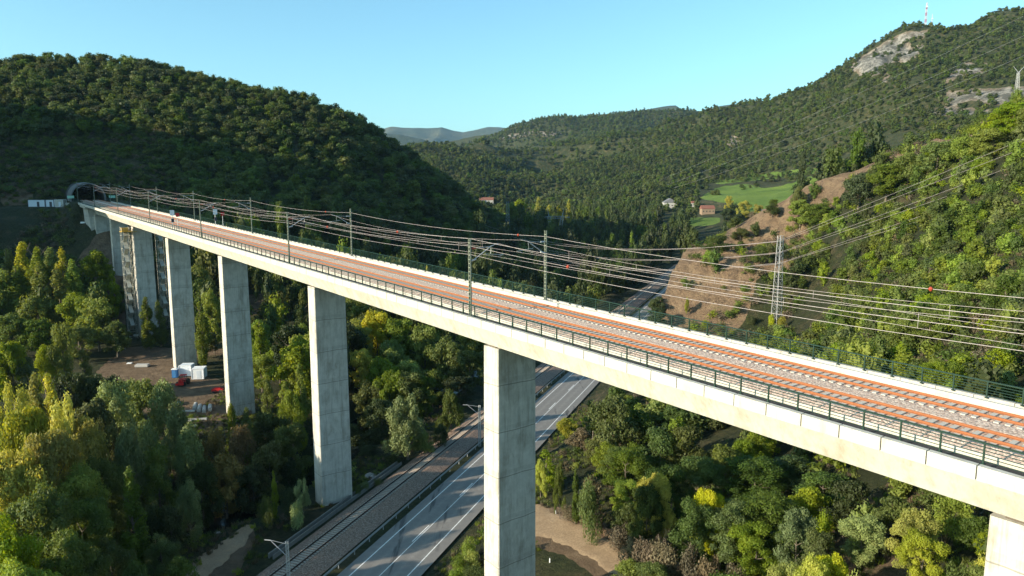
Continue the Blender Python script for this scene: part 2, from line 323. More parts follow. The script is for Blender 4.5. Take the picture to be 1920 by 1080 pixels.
def mk_leaf(name, c1, c2, c3, trans=0.35, clump=0.5, yel=None, yth=0.7):
    m = NT(name); oi = m.n('ShaderNodeObjectInfo')
    a = m.noise(clump, 3); b = m.noise(6.0, 2)
    c = m.ramp(a, [(0.3, c1), (0.5, c2), (0.72, c3)])
    c = m.mix(m.math('MULTIPLY', b, 0.45), c, tuple(x * 1.5 for x in c3))
    if yel: c = m.mix(m.ramp(m.noise(clump * 0.6, 4), [(yth - .08, (0, 0, 0)), (yth + .06, (1, 1, 1))]), c, yel)
    hs = m.n('ShaderNodeHueSaturation'); m.l(c, hs.inputs['Color'])
    rnd = oi.outputs['Random']
    m.l(m.math('ADD', 0.482, m.math('MULTIPLY', rnd, 0.034)), hs.inputs['Hue'])
    m.l(m.math('ADD', 0.70, m.math('MULTIPLY', m.math('FRACT', m.math('MULTIPLY', rnd, 7.31)), 0.6)), hs.inputs['Value'])
    m.l(m.math('ADD', 0.8, m.math('MULTIPLY', m.math('FRACT', m.math('MULTIPLY', rnd, 3.77)), 0.3)), hs.inputs['Saturation'])
    cc = hs.outputs[0]; m.col(cc); m.b.inputs['Roughness'].default_value = 0.6
    tr = m.n('ShaderNodeBsdfTranslucent'); m.l(m.mix(1.0, cc, (1.5, 1.35, 0.6), 'MULTIPLY'), tr.inputs[0])
    mx = m.n('ShaderNodeMixShader'); mx.inputs[0].default_value = trans
    m.l(m.b.outputs[0], mx.inputs[1]); m.l(tr.outputs[0], mx.inputs[2])
    out = [n for n in m.t.nodes if n.type == 'OUTPUT_MATERIAL'][0]; m.l(mx.outputs[0], out.inputs[0])
    return m.m
LEAF = dict(
    leafy=mk_leaf('leaf_mid_green', (0.042, 0.070, 0.010), (0.088, 0.130, 0.017), (0.160, 0.200, 0.026), trans=.45),
    green=mk_leaf('leaf_green', (0.026, 0.044, 0.009), (0.054, 0.086, 0.015), (0.100, 0.140, 0.022), trans=.4),
    fresh=mk_leaf('leaf_fresh_green', (0.060, 0.098, 0.012), (0.125, 0.180, 0.020), (0.22, 0.26, 0.030), trans=.45),
    yellow=mk_leaf('leaf_yellow_green', (0.140, 0.175, 0.020), (0.27, 0.29, 0.028), (0.42, 0.40, 0.036), yel=(0.60, 0.44, 0.03), yth=.70, trans=.45),
    bright=mk_leaf('leaf_bright_yellow', (0.15, 0.19, 0.02), (0.26, 0.30, 0.03), (0.38, 0.38, 0.045)),
    silver=mk_leaf('leaf_silver_green', (0.070, 0.100, 0.038), (0.125, 0.165, 0.062), (0.21, 0.25, 0.10), trans=.2),
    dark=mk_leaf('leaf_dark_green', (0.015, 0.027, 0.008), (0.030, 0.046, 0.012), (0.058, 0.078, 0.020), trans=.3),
    olive=mk_leaf('leaf_olive', (0.032, 0.046, 0.011), (0.062, 0.082, 0.018), (0.115, 0.138, 0.030), trans=.35),
    rust=mk_leaf('leaf_russet', (0.075, 0.062, 0.018), (0.14, 0.105, 0.028), (0.22, 0.15, 0.035), trans=.25),
    dry=mk_leaf('leaf_dry_brown', (0.040, 0.034, 0.018), (0.080, 0.064, 0.036), (0.14, 0.11, 0.065), trans=.1))
m = NT('bark'); m.col(m.ramp(m.noise(4, 6, map_scale=(1, 1, .3)), [(0.3, (0.07, 0.055, 0.04)), (0.7, (0.2, 0.17, 0.13))])); M_BARK = m.m

# ------------------------------------------------------------------ terrain mesh
NTH, NR = 520, 660
ths = np.radians(np.linspace(-66, 66, NTH)); rs = np.exp(np.linspace(math.log(16), math.log(3400), NR))
TH, RR = np.meshgrid(ths, rs); TX = RR * np.sin(TH); TY = RR * np.cos(TH)
TZ = height(TX, TY)
PX, PY = proj(TX, TY, TZ)
PR = RR
mask = np.zeros(TX.shape + (3,)); pale = np.zeros(TX.shape)
def paint(ch, poly, y0=0, y1=1e9, val=1.0):
    k = poly_in(PX, PY, poly) & (TY > y0) & (TY < y1) & (TY > 0); mask[..., ch][k] = val; return k
def paintw(ch, poly, val=1.0):
    k = poly_in(TX, TY, poly); mask[..., ch][k] = val
mask[..., 0] = 0.12; mask[..., 1] = 0.05; mask[..., 2] = 0.05
# limestone outcrops of the far mountain
for pl in ([(1590, 128), (1625, 100), (1680, 68), (1745, 54), (1740, 66), (1700, 80), (1730, 95), (1700, 120), (1668, 118), (1650, 142), (1610, 142)],
           [(1650, 158), (1662, 132), (1672, 136), (1664, 158)], [(1708, 112), (1726, 78), (1735, 84), (1720, 110)],
           [(1765, 158), (1800, 118), (1860, 118), (1840, 140), (1800, 140), (1780, 160)],
           [(1770, 195), (1775, 170), (1870, 165), (1930, 160), (1930, 190), (1860, 200), (1820, 186), (1790, 200)],
           [(1740, 215), (1760, 200), (1880, 206), (1860, 235), (1810, 220)], [(1360, 262), (1360, 250), (1385, 256), (1388, 272), (1368, 275)]):
    k = paint(2, pl, 550, 1600); pale[k] = 1
k = paint(2, [(934, 262), (940, 256), (965, 250), (1000, 246), (1030, 248), (1060, 243), (1062, 249), (1030, 254), (1000, 253), (960, 260)], 2000, 3000); pale[k] = 1
# the rock cutting of the near right hill
paint(2, [(1200, 660), (1230, 560), (1270, 480), (1300, 440), (1400, 395), (1560, 325), (1660, 280), (1830, 230), (1880, 235), (1700, 290), (1600, 330), (1560, 390), (1500, 420), (1545, 480), (1500, 500), (1420, 520), (1400, 600), (1330, 660)], 200, 340)
paint(0, [(1380, 600), (1400, 500), (1500, 480), (1560, 520), (1500, 600), (1480, 680), (1300, 680)], 180, 330, .42)
paint(0, [(1440, 520), (1520, 430), (1700, 380), (1760, 370), (1600, 450), (1500, 520)], 180, 330, .8)
paint(0, [(1480, 420), (1600, 350), (1760, 290), (1960, 230), (1960, 700), (1700, 700), (1400, 640), (1420, 560)], 60, 330, .34)
# meadows
paint(1, [(1310, 372), (1350, 350), (1400, 345), (1430, 352), (1480, 345), (1520, 330), (1550, 335), (1480, 375), (1440, 400), (1380, 396), (1360, 380)], 480, 1100); paint(1, [(1330, 346), (1400, 330), (1500, 318), (1560, 316), (1540, 324), (1440, 336), (1380, 342)], 600, 1100)
paint(1, [(900, 385), (935, 385), (970, 430), (900, 430)], 500, 1000); paint(1, [(1050, 375), (1200, 370), (1200, 382), (1050, 386)], 700, 1100)
paint(1, [(1296, 408), (1350, 408), (1345, 422), (1290, 425)], 480, 900)
# dirt
paintw(0, [(-205, 293), (-184, 293), (-184, 303), (-232, 303), (-236, 296)], .4)
paint(0, [(180, 700), (190, 688), (240, 650), (420, 655), (440, 664), (380, 668), (320, 690), (440, 720), (440, 790), (330, 830), (260, 760), (230, 720)], 120, 260)
paint(0, [(140, 520), (150, 480), (200, 420), (240, 430), (230, 660), (200, 640), (160, 540)], 200, 330)
paint(0, [(0, 350), (60, 352), (60, 385), (0, 385)], 280, 360); paint(0, [(400, 560), (560, 540), (560, 570), (440, 600)], 200, 330, .9)
paint(0, [(980, 960), (1050, 950), (1110, 985), (1260, 1100), (1210, 1100), (1130, 1090), (1060, 1040), (980, 1020)], 50, 140)
paint(0, [(320, 1100), (400, 1040), (470, 980), (480, 1010), (430, 1100)], 60, 130); paint(0, [(1540, 980), (1700, 880), (1830, 850), (1760, 980), (1700, 1100), (1560, 1100)], 40, 110, .5)
SL = road_uv(TX, TY)[1]; TT = road_uv(TX, TY)[0]
mask[..., 0][(SL > 6) & (SL < 11) & (np.abs(TT) < 300)] = .45
for _k2 in range(1):
    for A_ in (mask[..., 0], mask[..., 1], mask[..., 2], pale):
        A_[1:-1, 1:-1] = (A_[1:-1, 1:-1] * 2 + A_[:-2, 1:-1] + A_[2:, 1:-1] + A_[1:-1, :-2] + A_[1:-1, 2:]) / 6
def region(c):
    "0 valley, 1 left hill, 2 right hill, 3 far mountain/hills"
    x, y = c
    return 0
def terrain_piece(name, sel):
    f = np.argwhere(sel); idx = np.full(TX.shape, -1); i, j = f[:, 0], f[:, 1]
    q = np.stack([i * NTH + j, i * NTH + j + 1, (i + 1) * NTH + j + 1, (i + 1) * NTH + j], -1)
    used, inv = np.unique(q.ravel(), return_inverse=True); q = inv.reshape(-1, 4)
    co = np.stack([TX.ravel(), TY.ravel(), TZ.ravel()], -1)[used]
    me = bpy.data.meshes.new(name); me.vertices.add(len(co)); me.vertices.foreach_set('co', co.ravel().astype(np.float32))
    n = len(q); me.loops.add(n * 4); me.loops.foreach_set('vertex_index', q[:, ::-1].ravel().astype(np.int32)); me.polygons.add(n)
    me.polygons.foreach_set('loop_start', np.arange(0, 4 * n, 4, dtype=np.int32)); me.polygons.foreach_set('loop_total', np.full(n, 4, dtype=np.int32))
    me.polygons.foreach_set('use_smooth', np.ones(n, bool)); me.update()
    ca = me.attributes.new('mask', 'FLOAT_COLOR', 'POINT'); mm = np.concatenate([mask.reshape(-1, 3), np.ones((mask.size // 3, 1))], 1)[used]; ca.data.foreach_set('color', mm.ravel().astype(np.float32))
    pa = me.attributes.new('pale', 'FLOAT', 'POINT'); pa.data.foreach_set('value', pale.ravel()[used].astype(np.float32))
    me.materials.append(M_GROUND); o = bpy.data.objects.new(name, me); link(o); tag(o, kind='structure'); return o
cx = (TX[:-1, :-1] + TX[1:, 1:]) / 2; cy = (TY[:-1, :-1] + TY[1:, 1:]) / 2; cz = (TZ[:-1, :-1] + TZ[1:, 1:]) / 2; cr = np.hypot(cx, cy)
hl = (cx < np.interp(cy, [0, 220, 250, 300, 400, 520, 700, 760], [-250, -200, -136, -110, -30, 0, 10, -60])) & (cy > 200) & (cr < 760) & (cz > 6)
hr = (~hl) & (cx > np.interp(cy, [0, 90, 140, 200, 290, 360], [6, 10, 16, 34, 58, 80])) & (cr < 370) & (cz > 3) & (cy > -50)
hf = (~hl) & (~hr) & (cr > 760)
terrain_piece('wooded_hill', hl); terrain_piece('rocky_hill', hr); terrain_piece('distant_hills', hf); terrain_piece('valley_ground', ~(hl | hr | hf))
# flat skirt under everything else
me = MB(); N = 48
M_FARG = mk_far('far_land', (0.04, 0.06, 0.02), (0.09, 0.10, 0.04))
ri = [3380, 6000, 30000]; vs = []; fs = []
for i in range(N + 1):
    a = R(-66 + 132 * i / N); k = min(NTH - 1, int(round((NTH - 1) * i / N)))
    vs.append((3380 * math.sin(a), 3380 * math.cos(a), 60)); vs.append((7000 * math.sin(a), 7000 * math.cos(a), 30)); vs.append((12500 * math.sin(a), 12500 * math.cos(a), 0))
for i in range(N): fs += [(3 * i, 3 * i + 3, 3 * i + 4, 3 * i + 1), (3 * i + 1, 3 * i + 4, 3 * i + 5, 3 * i + 2)]
me.add(vs, fs); tag(me.build('far_plain', M_FARG), kind='structure')
me = MB(); N = 60; vs = [(0, 0, -3)]; fs = []
for i in range(N + 1):
    a = R(62 + 236 * i / N); vs.append((4000 * math.sin(a), 4000 * math.cos(a), 40))
for i in range(N): fs.append((0, i + 1, i + 2))
me.add(vs, fs); tag(me.build('back_plain', M_FARG), kind='structure')
# far mountain ranges with real depth
def ridge(name, pts, Y, mat, depth, foot, seed):
    px = np.array([p[0] for p in pts]); py = np.array([p[1] for p in pts]); n = 220
    xs = np.linspace(px[0], px[-1], n); ys = np.interp(xs, px, py)
    m = 26; V = []
    for j in range(m):
        t = j / (m - 1)               # 0 front foot .. 1 back foot, crest at .55
        k = (t / 0.55) if t < 0.55 else (1 - (t - 0.55) / 0.45)
        for i in range(n):
            x, y, z = P(xs[i], ys[i], Y); yy = y + (t - 0.55) * depth; sc = 1 + (t - 0.55) * depth / Y * 0.3
            nz = vnoise(np.array([x]), np.array([yy]), Y * 0.05, seed)[0] * (z - foot) * 0.5 + vnoise(np.array([x]), np.array([yy]), Y * 0.018, seed + 1)[0] * (z - foot) * 0.22
            zz = foot + (z - foot) * (k ** 0.85) + nz * k * (1 - k) * 2.2
            V.append((x * sc, yy, zz))
    fs = [(j * n + i, j * n + i + 1, (j + 1) * n + i + 1, (j + 1) * n + i) for j in range(m - 1) for i in range(n - 1)]
    b = MB(); b.add(V, fs); o = b.build(name, mat, smooth=True); tag(o, kind='structure'); return o
M_FAR1 = mk_far('far_mountain_scrub', (0.05, 0.062, 0.032), (0.14, 0.13, 0.075), 0.0016)
M_FAR2 = mk_far('far_mountain_wood', (0.04, 0.055, 0.03), (0.08, 0.09, 0.045), 0.002)
ridge('far_mountains', [(480, 262), (600, 256), (690, 242), (735, 236), (760, 238), (800, 238), (828, 236), (850, 243), (868, 246), (890, 242), (915, 236), (935, 235), (955, 238), (1010, 242), (1100, 246)], 9000, M_FAR1, 4200, 60, 21)
ridge('far_ridge', [(560, 262), (640, 254), (720, 247), (750, 249), (790, 258), (815, 268), (850, 272), (900, 278), (940, 290)], 5200, M_FAR2, 2000, 40, 31)
ridge('far_peaks', [(1150, 222), (1210, 203), (1235, 199), (1268, 194), (1282, 203), (1310, 206), (1330, 202), (1350, 195), (1380, 192), (1410, 196), (1500, 200), (1600, 205)], 6000, M_FAR2, 2200, 60, 41)

# ------------------------------------------------------------------ road, old railway, river
def strip(name, o0, o1, t0, t1, z, mat, kind='structure', step=4.0):
    b = MB(); ts = list(np.arange(t0, t1, step)) + [t1]; vs = []
    for t in ts: vs += [RW(t, o0, z), RW(t, o1, z)]
    b.add(vs, [(2 * i, 2 * i + 1, 2 * i + 3, 2 * i + 2) for i in range(len(ts) - 1)]); o = b.build(name, mat)
    if kind: tag(o, kind=kind)
    return o
m = NT('asphalt'); rx = m.n('ShaderNodeVectorMath', operation='DOT_PRODUCT'); m.l(m.pos(), rx.inputs[0]); rx.inputs[1].default_value = (RN[0], RN[1], 0)
wv = m.math('ABSOLUTE', m.math('SINE', m.math('MULTIPLY', m.math('ADD', rx.outputs['Value'], -float(R0 @ RN)), math.pi / 1.85)))
c = m.ramp(m.noise(1.1, 7, rough=.7), [(0.25, (0.17, 0.16, 0.148)), (0.75, (0.26, 0.245, 0.225))])
c = m.mix(m.math('MULTIPLY', wv, 0.35), c, (0.13, 0.125, 0.12)); c = m.mix(m.ramp(m.noise(.5, 8, map_scale=(1, .12, 1)), [(0.60, (0, 0, 0)), (0.66, (1, 1, 1))]), c, (0.085, 0.083, 0.08))
m.col(c); m.bump(m.noise(30, 3), .3, .02); M_ASPH = m.m
m = NT('road_paint'); m.col(m.ramp(m.noise(2.5, 7, rough=.75), [(0.3, (0.42, 0.42, 0.41)), (0.55, (0.8, 0.8, 0.78))])); M_PAINT = m.m
def mk_ballast(name, c1, c2, c3, sc=9):
    m = NT(name); v = m.n('ShaderNodeTexVoronoi'); v.inputs['Scale'].default_value = sc; m.l(m.pos(), v.inputs['Vector'])
    sp = m.n('ShaderNodeSeparateColor'); m.l(v.outputs['Color'], sp.inputs[0])
    c = m.ramp(sp.outputs[0], [(0.1, c1), (0.5, c2), (0.95, c3)])
    c = m.mix(m.math('MULTIPLY', sp.outputs[1], .35), c, tuple((x * y) for x, y in zip(c2, (1.25, .85, .7))))
    c = m.mix(m.ramp(v.outputs['Distance'], [(0.62, (0, 0, 0)), (0.95, (1, 1, 1))]), c, tuple(x * .3 for x in c1))
    c = m.mix(m.math('MULTIPLY', m.noise(.35, 5), .25), c, tuple(x * .8 for x in c2))
    m.col(c); h = m.math('SUBTRACT', 1.0, v.outputs['Distance']); m.bump(h, .5, .05); m.b.inputs['Roughness'].default_value = .9; return m.m
M_BAL = mk_ballast('new_ballast', (0.36, 0.265, 0.205), (0.58, 0.45, 0.355), (0.88, 0.73, 0.58))
M_BAL2 = mk_ballast('old_ballast', (0.13, 0.095, 0.072), (0.24, 0.175, 0.135), (0.35, 0.27, 0.21), 7)
strip('road', -5.3, 5.4, -60, 420, 0.0, M_ASPH)
def markings(o0, o1, t0, t1):
    return strip('x', o0, o1, t0, t1, 0.008, M_PAINT, None)
mk = MB()
def mstrip(b, o0, o1, t0, t1, z, step=6):
    ts = list(np.arange(t0, t1, step)) + [t1]; vs = []
    for t in ts: vs += [RW(t, o0, z), RW(t, o1, z)]
    b.add(vs, [(2 * i, 2 * i + 1, 2 * i + 3, 2 * i + 2) for i in range(len(ts) - 1)])
mstrip(mk, -3.78, -3.62, -60, 420, .006); mstrip(mk, 3.62, 3.78, -60, 420, .006)
mstrip(mk, 0.06, 0.18, -60, 420, .006)
for t in np.arange(-58, 420, 17): mstrip(mk, -0.30, -0.14, t, t + 5.5, .006)
tag(mk.build('road_markings', M_PAINT), kind='structure')
# old line: ballast ridge, sleepers, rails
b = MB(); prof = [(-15.8, -.2), (-14.3, .42), (-10.2, .42), (-7.6, -.15)]; ts = list(np.arange(-60, 421, 6)); vs = [RW(t, o, z) for t in ts for o, z in prof]
b.add(vs, [(4 * i + j, 4 * i + j + 1, 4 * i + j + 5, 4 * i + j + 4) for i in range(len(ts) - 1) for j in range(3)]); tag(b.build('railway_ballast', M_BAL2), kind='structure')
M_RUST = flat('dark_rust_rail', (0.055, 0.036, 0.027), .7, .2); M_WOOD = flat('weathered_sleeper', (0.36, 0.31, 0.26), .9, 0, .3, 4)
M_RAILO = flat('orange_rusty_rail', (0.285, 0.105, 0.043), .8, 0, .16, 5); M_SLEEP = flat('concrete_sleeper', (0.50, 0.465, 0.40), .9, 0, .12, 8)
def track(name, label, centre, place, s0, s1, mrail, msleep, gauge, near):
    root = empty(name, place(s0 if near else s0, centre, 0), label, 'railway track'); root.rotation_euler = (0, 0, 0)
    loc = root.location
    for sg in (-1, 1):
        b = MB(); c = centre + sg * gauge / 2
        pr = [(-.075, -.17), (.075, -.17), (.075, -.145), (.012, -.125), (.012, -.045), (.038, -.035), (.038, 0), (-.038, 0), (-.038, -.035), (-.012, -.045), (-.012, -.125), (-.075, -.145)]
        ss = list(np.arange(s0, s1, 12)) + [s1]; n = len(pr); vs = []
        for t in ss:
            for (du, dz) in pr: vs.append(place(t, c + du, dz))
        fs = [(k * n + i, (k + 1) * n + i, (k + 1) * n + (i + 1) % n, k * n + (i + 1) % n) for k in range(len(ss) - 1) for i in range(n)]
        b.add(vs, fs + [tuple(range(n))]); b.build('rail', mrail, root)
    # sleepers: the hundred nearest are parts, the rest one stuff part
    ss = list(np.arange(s0 + .3, s1, .6)); vis = sorted(ss, key=lambda t: (Vector(place(t, centre, 0)) - Vector((0, 0, CZ))).length)
    vis = [t for t in vis if -60 < proj(*place(t, centre, 0))[0] < 1990 and place(t, centre, 0)[1] > 5 and proj(*place(t, centre, 0))[1] < 1130]
    first = vis[:100]; sset = set(first)
    def sl(b, t, ox, lo):
        e = 1.3; pts = []
        for z in (-.40, -.175):
            for (dt, du) in ((-.14, -e), (.14, -e), (.14, e), (-.14, e)):
                pts.append(Vector(place(t + dt, centre + du, z + (0.0 if z < -.2 else (0.0 if abs(du) > 9 else 0)))))
        b.box8([p - lo for p in pts])
    t0 = first[0]; pb = MB(); p0 = Vector(place(t0, centre, 0)); sl(pb, t0, 0, p0)
    proto = pb.build('sleeper', msleep, root, local=True); proto.location = p0 - loc
    for t in first[1:]:
        c = proto.copy(); SC.collection.objects.link(c); c.parent = root; c.location = Vector(place(t, centre, 0)) - loc
    rb = MB()
    for t in ss:
        if t not in sset: sl(rb, t, 0, Vector((0, 0, 0)))
    o = rb.build('sleeper', msleep, root); tag(o, kind='stuff')
    return root
track('railway_track', 'old dark railway track running beside the road through the valley', -12.2, lambda t, o, dz: RW(t, o, .68 + dz), -50, 420, M_RUST, M_WOOD, 1.74, True)
# dirt track beside the nearest pier, draped on the ground
def drape(name, cl, mat, nx=9, off=.05):
    pts = []
    for (a, b) in zip(cl[:-1], cl[1:]):
        for k in range(8): t = k / 8; pts.append([a[q] + (b[q] - a[q]) * t for q in range(3)])
    pts.append(cl[-1]); b_ = MB(); vs = []; P2 = np.array(pts)
    for i, p in enumerate(P2):
        d = P2[min(i + 1, len(P2) - 1)][:2] - P2[max(i - 1, 0)][:2]; d /= np.hypot(*d) + 1e-9; nn = np.array([d[1], -d[0]]); ws = p[2] * (1 + .10 * math.sin(i * .9) + .07 * math.sin(i * 2.3))
        xs = [p[0] + nn[0] * ws * (j / (nx - 1) - .5) for j in range(nx)]; ys = [p[1] + nn[1] * ws * (j / (nx - 1) - .5) for j in range(nx)]; zs = height(xs, ys)
        vs += [(xs[j], ys[j], zs[j] + (off if 0 < j < nx - 1 else -.12)) for j in range(nx)]
    b_.add(vs, [(i * nx + j, i * nx + j + 1, (i + 1) * nx + j + 1, (i + 1) * nx + j) for i in range(len(P2) - 1) for j in range(nx - 1)]); return tag(b_.build(name, mat, smooth=True), kind='structure')
m = NT('packed_dirt'); m.col(m.mix(m.ramp(m.noise(3.5, 6, rough=.7), [(.35, (0, 0, 0)), (.75, (1, 1, 1))]), m.ramp(m.noise(.5, 6), [(0.25, (0.24, 0.165, 0.10)), (0.75, (0.40, 0.29, 0.18))]), (0.19, 0.13, 0.08))); m.bump(m.noise(1.2, 7, rough=.7), .6, .12); M_DIRT = m.m
def gp0(px, py):
    Y = np.exp(np.linspace(math.log(50), math.log(400), 900)); q = ray(px, py); X = q[0] * Y / q[1]; Z = q[2] * Y / q[1] + CZ; k = np.argwhere(Z < height(X, Y)).ravel(); i = k[0]; return float(X[i]), float(Y[i])
TRK = [(*gp0(975, 960), 8.0), (*gp0(1025, 985), 7.5), (*gp0(1075, 1005), 6.0), (*gp0(1125, 1032), 5.2), (*gp0(1175, 1066), 5.0), (*gp0(1225, 1100), 5.0)]
drape('dirt_track', TRK, M_DIRT)
drape('gravel_path', [(*gp0(470, 985), 2.0), (*gp0(440, 1015), 4.2), (*gp0(395, 1050), 5.0), (*gp0(350, 1085), 5.5)], M_DIRT)
# river
m = NT('river_water'); m.col((0.012, 0.018, 0.016)); m.b.inputs['Roughness'].default_value = .08; m.b.inputs['Specular IOR Level'].default_value = .5; m.bump(m.noise(1.5, 5), .5, .05); M_WAT = m.m
b = MB(); pts = [Vector((x, y, -2.6)) for x, y in RIVER]; vs = []
for i, p in enumerate(pts):
    d = (pts[min(i + 1, len(pts) - 1)] - pts[max(i - 1, 0)]).normalized(); nn = Vector((d.y, -d.x, 0)); vs += [p - nn * 7.5, p + nn * 7.5]
b.add(vs, [(2 * i, 2 * i + 1, 2 * i + 3, 2 * i + 2) for i in range(len(pts) - 1)]); tag(b.build('river', M_WAT), kind='structure')
#@@PART2
# ------------------------------------------------------------------ viaduct
def mk_concrete(name, c1, c2, stain, joint=5.0, vert=True, stains=.5):
    m = NT(name); p = m.pos(); sp = m.n('ShaderNodeSeparateXYZ'); m.l(p, sp.inputs[0])
    c = m.ramp(m.noise(.8, 7, rough=.65), [(0.25, c1), (0.75, c2)])
    st = m.ramp(m.noise(.5, 7, rough=.7, map_scale=(1, 1, .45)), [(.50, (0, 0, 0)), (.68, (1, 1, 1))]); c = m.mix(m.math('MULTIPLY', st, stains), c, stain)
    st2 = m.ramp(m.noise(1.8, 7, rough=.75, map_scale=(1, 1, .07)), [(.50, (0, 0, 0)), (.66, (1, 1, 1))]); c = m.mix(m.math('MULTIPLY', st2, stains * .75), c, tuple(x * .8 for x in stain))
    if joint:
        z = m.math('ADD', sp.outputs['Z'], m.math('MULTIPLY', m.noise(.25, 2), .5))
        j = m.math('LESS_THAN', m.math('FRACT', m.math('DIVIDE', z, joint)), .022)
        j2 = m.math('LESS_THAN', m.math('FRACT', m.math('DIVIDE', m.math('SUBTRACT', z, .25), joint)), .10)
        c = m.mix(m.math('MULTIPLY', j, .62), c, tuple(x * .35 for x in c1)); c = m.mix(m.math('MULTIPLY', m.math('MULTIPLY', j2, m.noise(2, 5)), .35), c, tuple(x * .5 for x in c1))
    if vert:
        dt = m.n('ShaderNodeVectorMath', operation='DOT_PRODUCT'); m.l(p, dt.inputs[0]); dt.inputs[1].default_value = (0.7836 + .6212 * .37, 0.6212 - .7836 * .37, 0)
        v = m.math('LESS_THAN', m.math('FRACT', m.math('DIVIDE', dt.outputs['Value'], 1.25)), .03)
        c = m.mix(m.math('MULTIPLY', v, .28), c, tuple(x * .45 for x in c1))
    m.col(c); m.bump(m.noise(6, 5), .25, .02); m.b.inputs['Roughness'].default_value = .88; return m.m
M_PIER = mk_concrete('pier_concrete', (0.41, 0.39, 0.345), (0.59, 0.565, 0.51), (0.27, 0.245, 0.20), 5.2, True, .75)
M_DECK = mk_concrete('deck_concrete', (0.45, 0.435, 0.385), (0.57, 0.555, 0.50), (0.38, 0.325, 0.23), 0, False, .6)
M_PANEL = mk_concrete('panel_concrete', (0.45, 0.435, 0.385), (0.55, 0.535, 0.48), (0.36, 0.30, 0.20), 0, False, .4)
M_JOINT = flat('dark_joint', (0.12, 0.10, 0.08), .9)
M_GREEN = flat('dark_green_paint', (0.010, 0.034, 0.022), .5, .1, .2, 2)
M_GALV = flat('galvanised_steel', (0.42, 0.44, 0.44), .5, .4, .12)
M_MAST = flat('pale_green_mast_paint', (0.17, 0.19, 0.145), .6, .1, .15)
M_WIRE = flat('overhead_wire_metal', (0.42, 0.37, 0.36), .55, .2, .05)
M_RED = flat('red_orange_marker', (0.36, 0.06, 0.03), .5)
M_WHITE = flat('white_paint', (0.74, 0.75, 0.76), .55, 0, .06)
S0, S1 = -14.0, 322.0
via = empty('viaduct', B(150, 47.2, -4), 'long concrete viaduct on tall rectangular piers carrying the new railway across the valley', 'bridge')
b = MB()
# box girder with side cantilevers
prof = [(40.62, -1.05), (40.62, -.68), (42.0, -.68), (42.0, -.62), (53.8, -.62), (53.8, -.95), (51.6, -1.35), (50.35, -4.02), (44.05, -4.02), (42.8, -1.35)]
b.prism(prof, S0, 308, 11.2); b.build('deck', M_DECK, via)
b = MB(); b.prism([(40.62, -1.9), (40.62, -.68), (42.0, -.68), (42.0, -.62), (53.8, -.62), (53.8, -1.9)], 308.05, S1, 7); b.build('approach_slab', M_DECK, via)
# precast edge panels, joints as fine gaps
b = MB(); b2 = MB()
for s in np.arange(S0, S1, 2.4): b.bbox(s + .035, s + 2.365, 40.2, 40.6, -1.08, -.3); b2.bbox(s + .02, s + 2.38, 53.85, 54.2, -1.08, -.3)
b.build('edge_panels', M_PANEL, via); b2.build('edge_panels', M_PANEL, via)
b = MB(); b.bbox(S0, S1, 42.02, 42.22, -.66, -.24); b.bbox(S0, S1, 51.5, 51.8, -.615, .06); b.bbox(S0, S1, 51.82, 53.5, -.61, -.42); b.build('ballast_wall', M_PANEL, via)
b = MB(); b.bbox(S0, S1, 41.3, 42.0, -.676, -.60); b.build('dark_walkway_strip', flat('dark_strip_grey', (0.035, 0.038, 0.042), .8), via)  # dark strip added to darken the walkway behind the edge panels
# ballast bed
b = MB(); pr = [(42.23, -.61), (42.23, -.42), (43.4, -.19), (43.8, -.25), (46.25, -.25), (46.6, -.185), (47.2, -.19), (47.9, -.185), (48.3, -.25), (50.7, -.25), (51.0, -.21), (51.49, -.36), (51.49, -.61)]
b.prism(pr, S0, 330, 6); tag(b.build('ballast_bed', M_BAL), kind='structure')
PIERS = [11.6, 59.9, 108, 156.1, 202.3, 246, 283]
def pier(s, base_z):
    zt = B(s, 47.2, -4.45).z; b = MB()
    n = 1; dz0 = 0
    def ring(z, L, Wd): return [Vector((*(HD * (s + a * L) + RP * (47.2 + c * Wd)), z)) for a, c in ((.5, -.5), (-.5, -.5), (-.5, .5), (.5, .5))]
    L0, W0 = 2.6, 5.3; k = .0018
    H = zt - base_z; lv = [base_z, zt]
    r0 = ring(base_z, L0 + H * .008, W0 + H * .004); r1 = ring(zt, L0, W0)
    c = .12
    b.box8(r0 + r1); o = b.build('pier', M_PIER, via)
    bm = bmesh.new(); bm.from_mesh(o.data); es = [e for e in bm.edges if abs(e.verts[0].co.z - e.verts[1].co.z) > 3]
    bmesh.ops.bevel(bm, geom=es, offset=.10, segments=1, affect='EDGES'); bm.to_mesh(o.data); bm.free()
    for du in (-1.8, 1.8):
        b = MB(); b.bbox(s - .6, s + .6, 47.2 + du - .6, 47.2 + du + .6, -4.445, -4.025)
        b.build('bearing', M_JOINT, o).location = -via.location
    return o
for s in PIERS:
    base = min(float(height([HD[0] * s + RP[0] * 47.2 + dx], [HD[1] * s + RP[1] * 47.2 + dy])[0]) for dx in (-4, 0, 4) for dy in (-4, 0, 4)) - 1.5
    pier(s, base)
b = MB()
ztop = -1.92
b.box8([B(324, 41.6, -12), B(309.5, 42.6, -13), B(309.5, 51.5, -13), B(324, 52.5, -12), B(324, 41.6, ztop), B(310.5, 41.6, ztop), B(310.5, 52.5, ztop), B(324, 52.5, ztop)])
b.bbox(307.4, 310.4, 43.6, 50.8, -13, -4.5)
b.build('abutment', M_PIER, via)
# rail tracks on the deck
PL = lambda s, u, dz: B(s, u, dz)
track('railway_track', 'orange rusty railway track on the viaduct nearer to the camera', 45.03, PL, -12, 343, M_RAILO, M_SLEEP, 1.5, True)
track('railway_track', 'orange rusty railway track on the viaduct beside the far parapet', 49.50, PL, -12, 343, M_RAILO, M_SLEEP, 1.5, True)
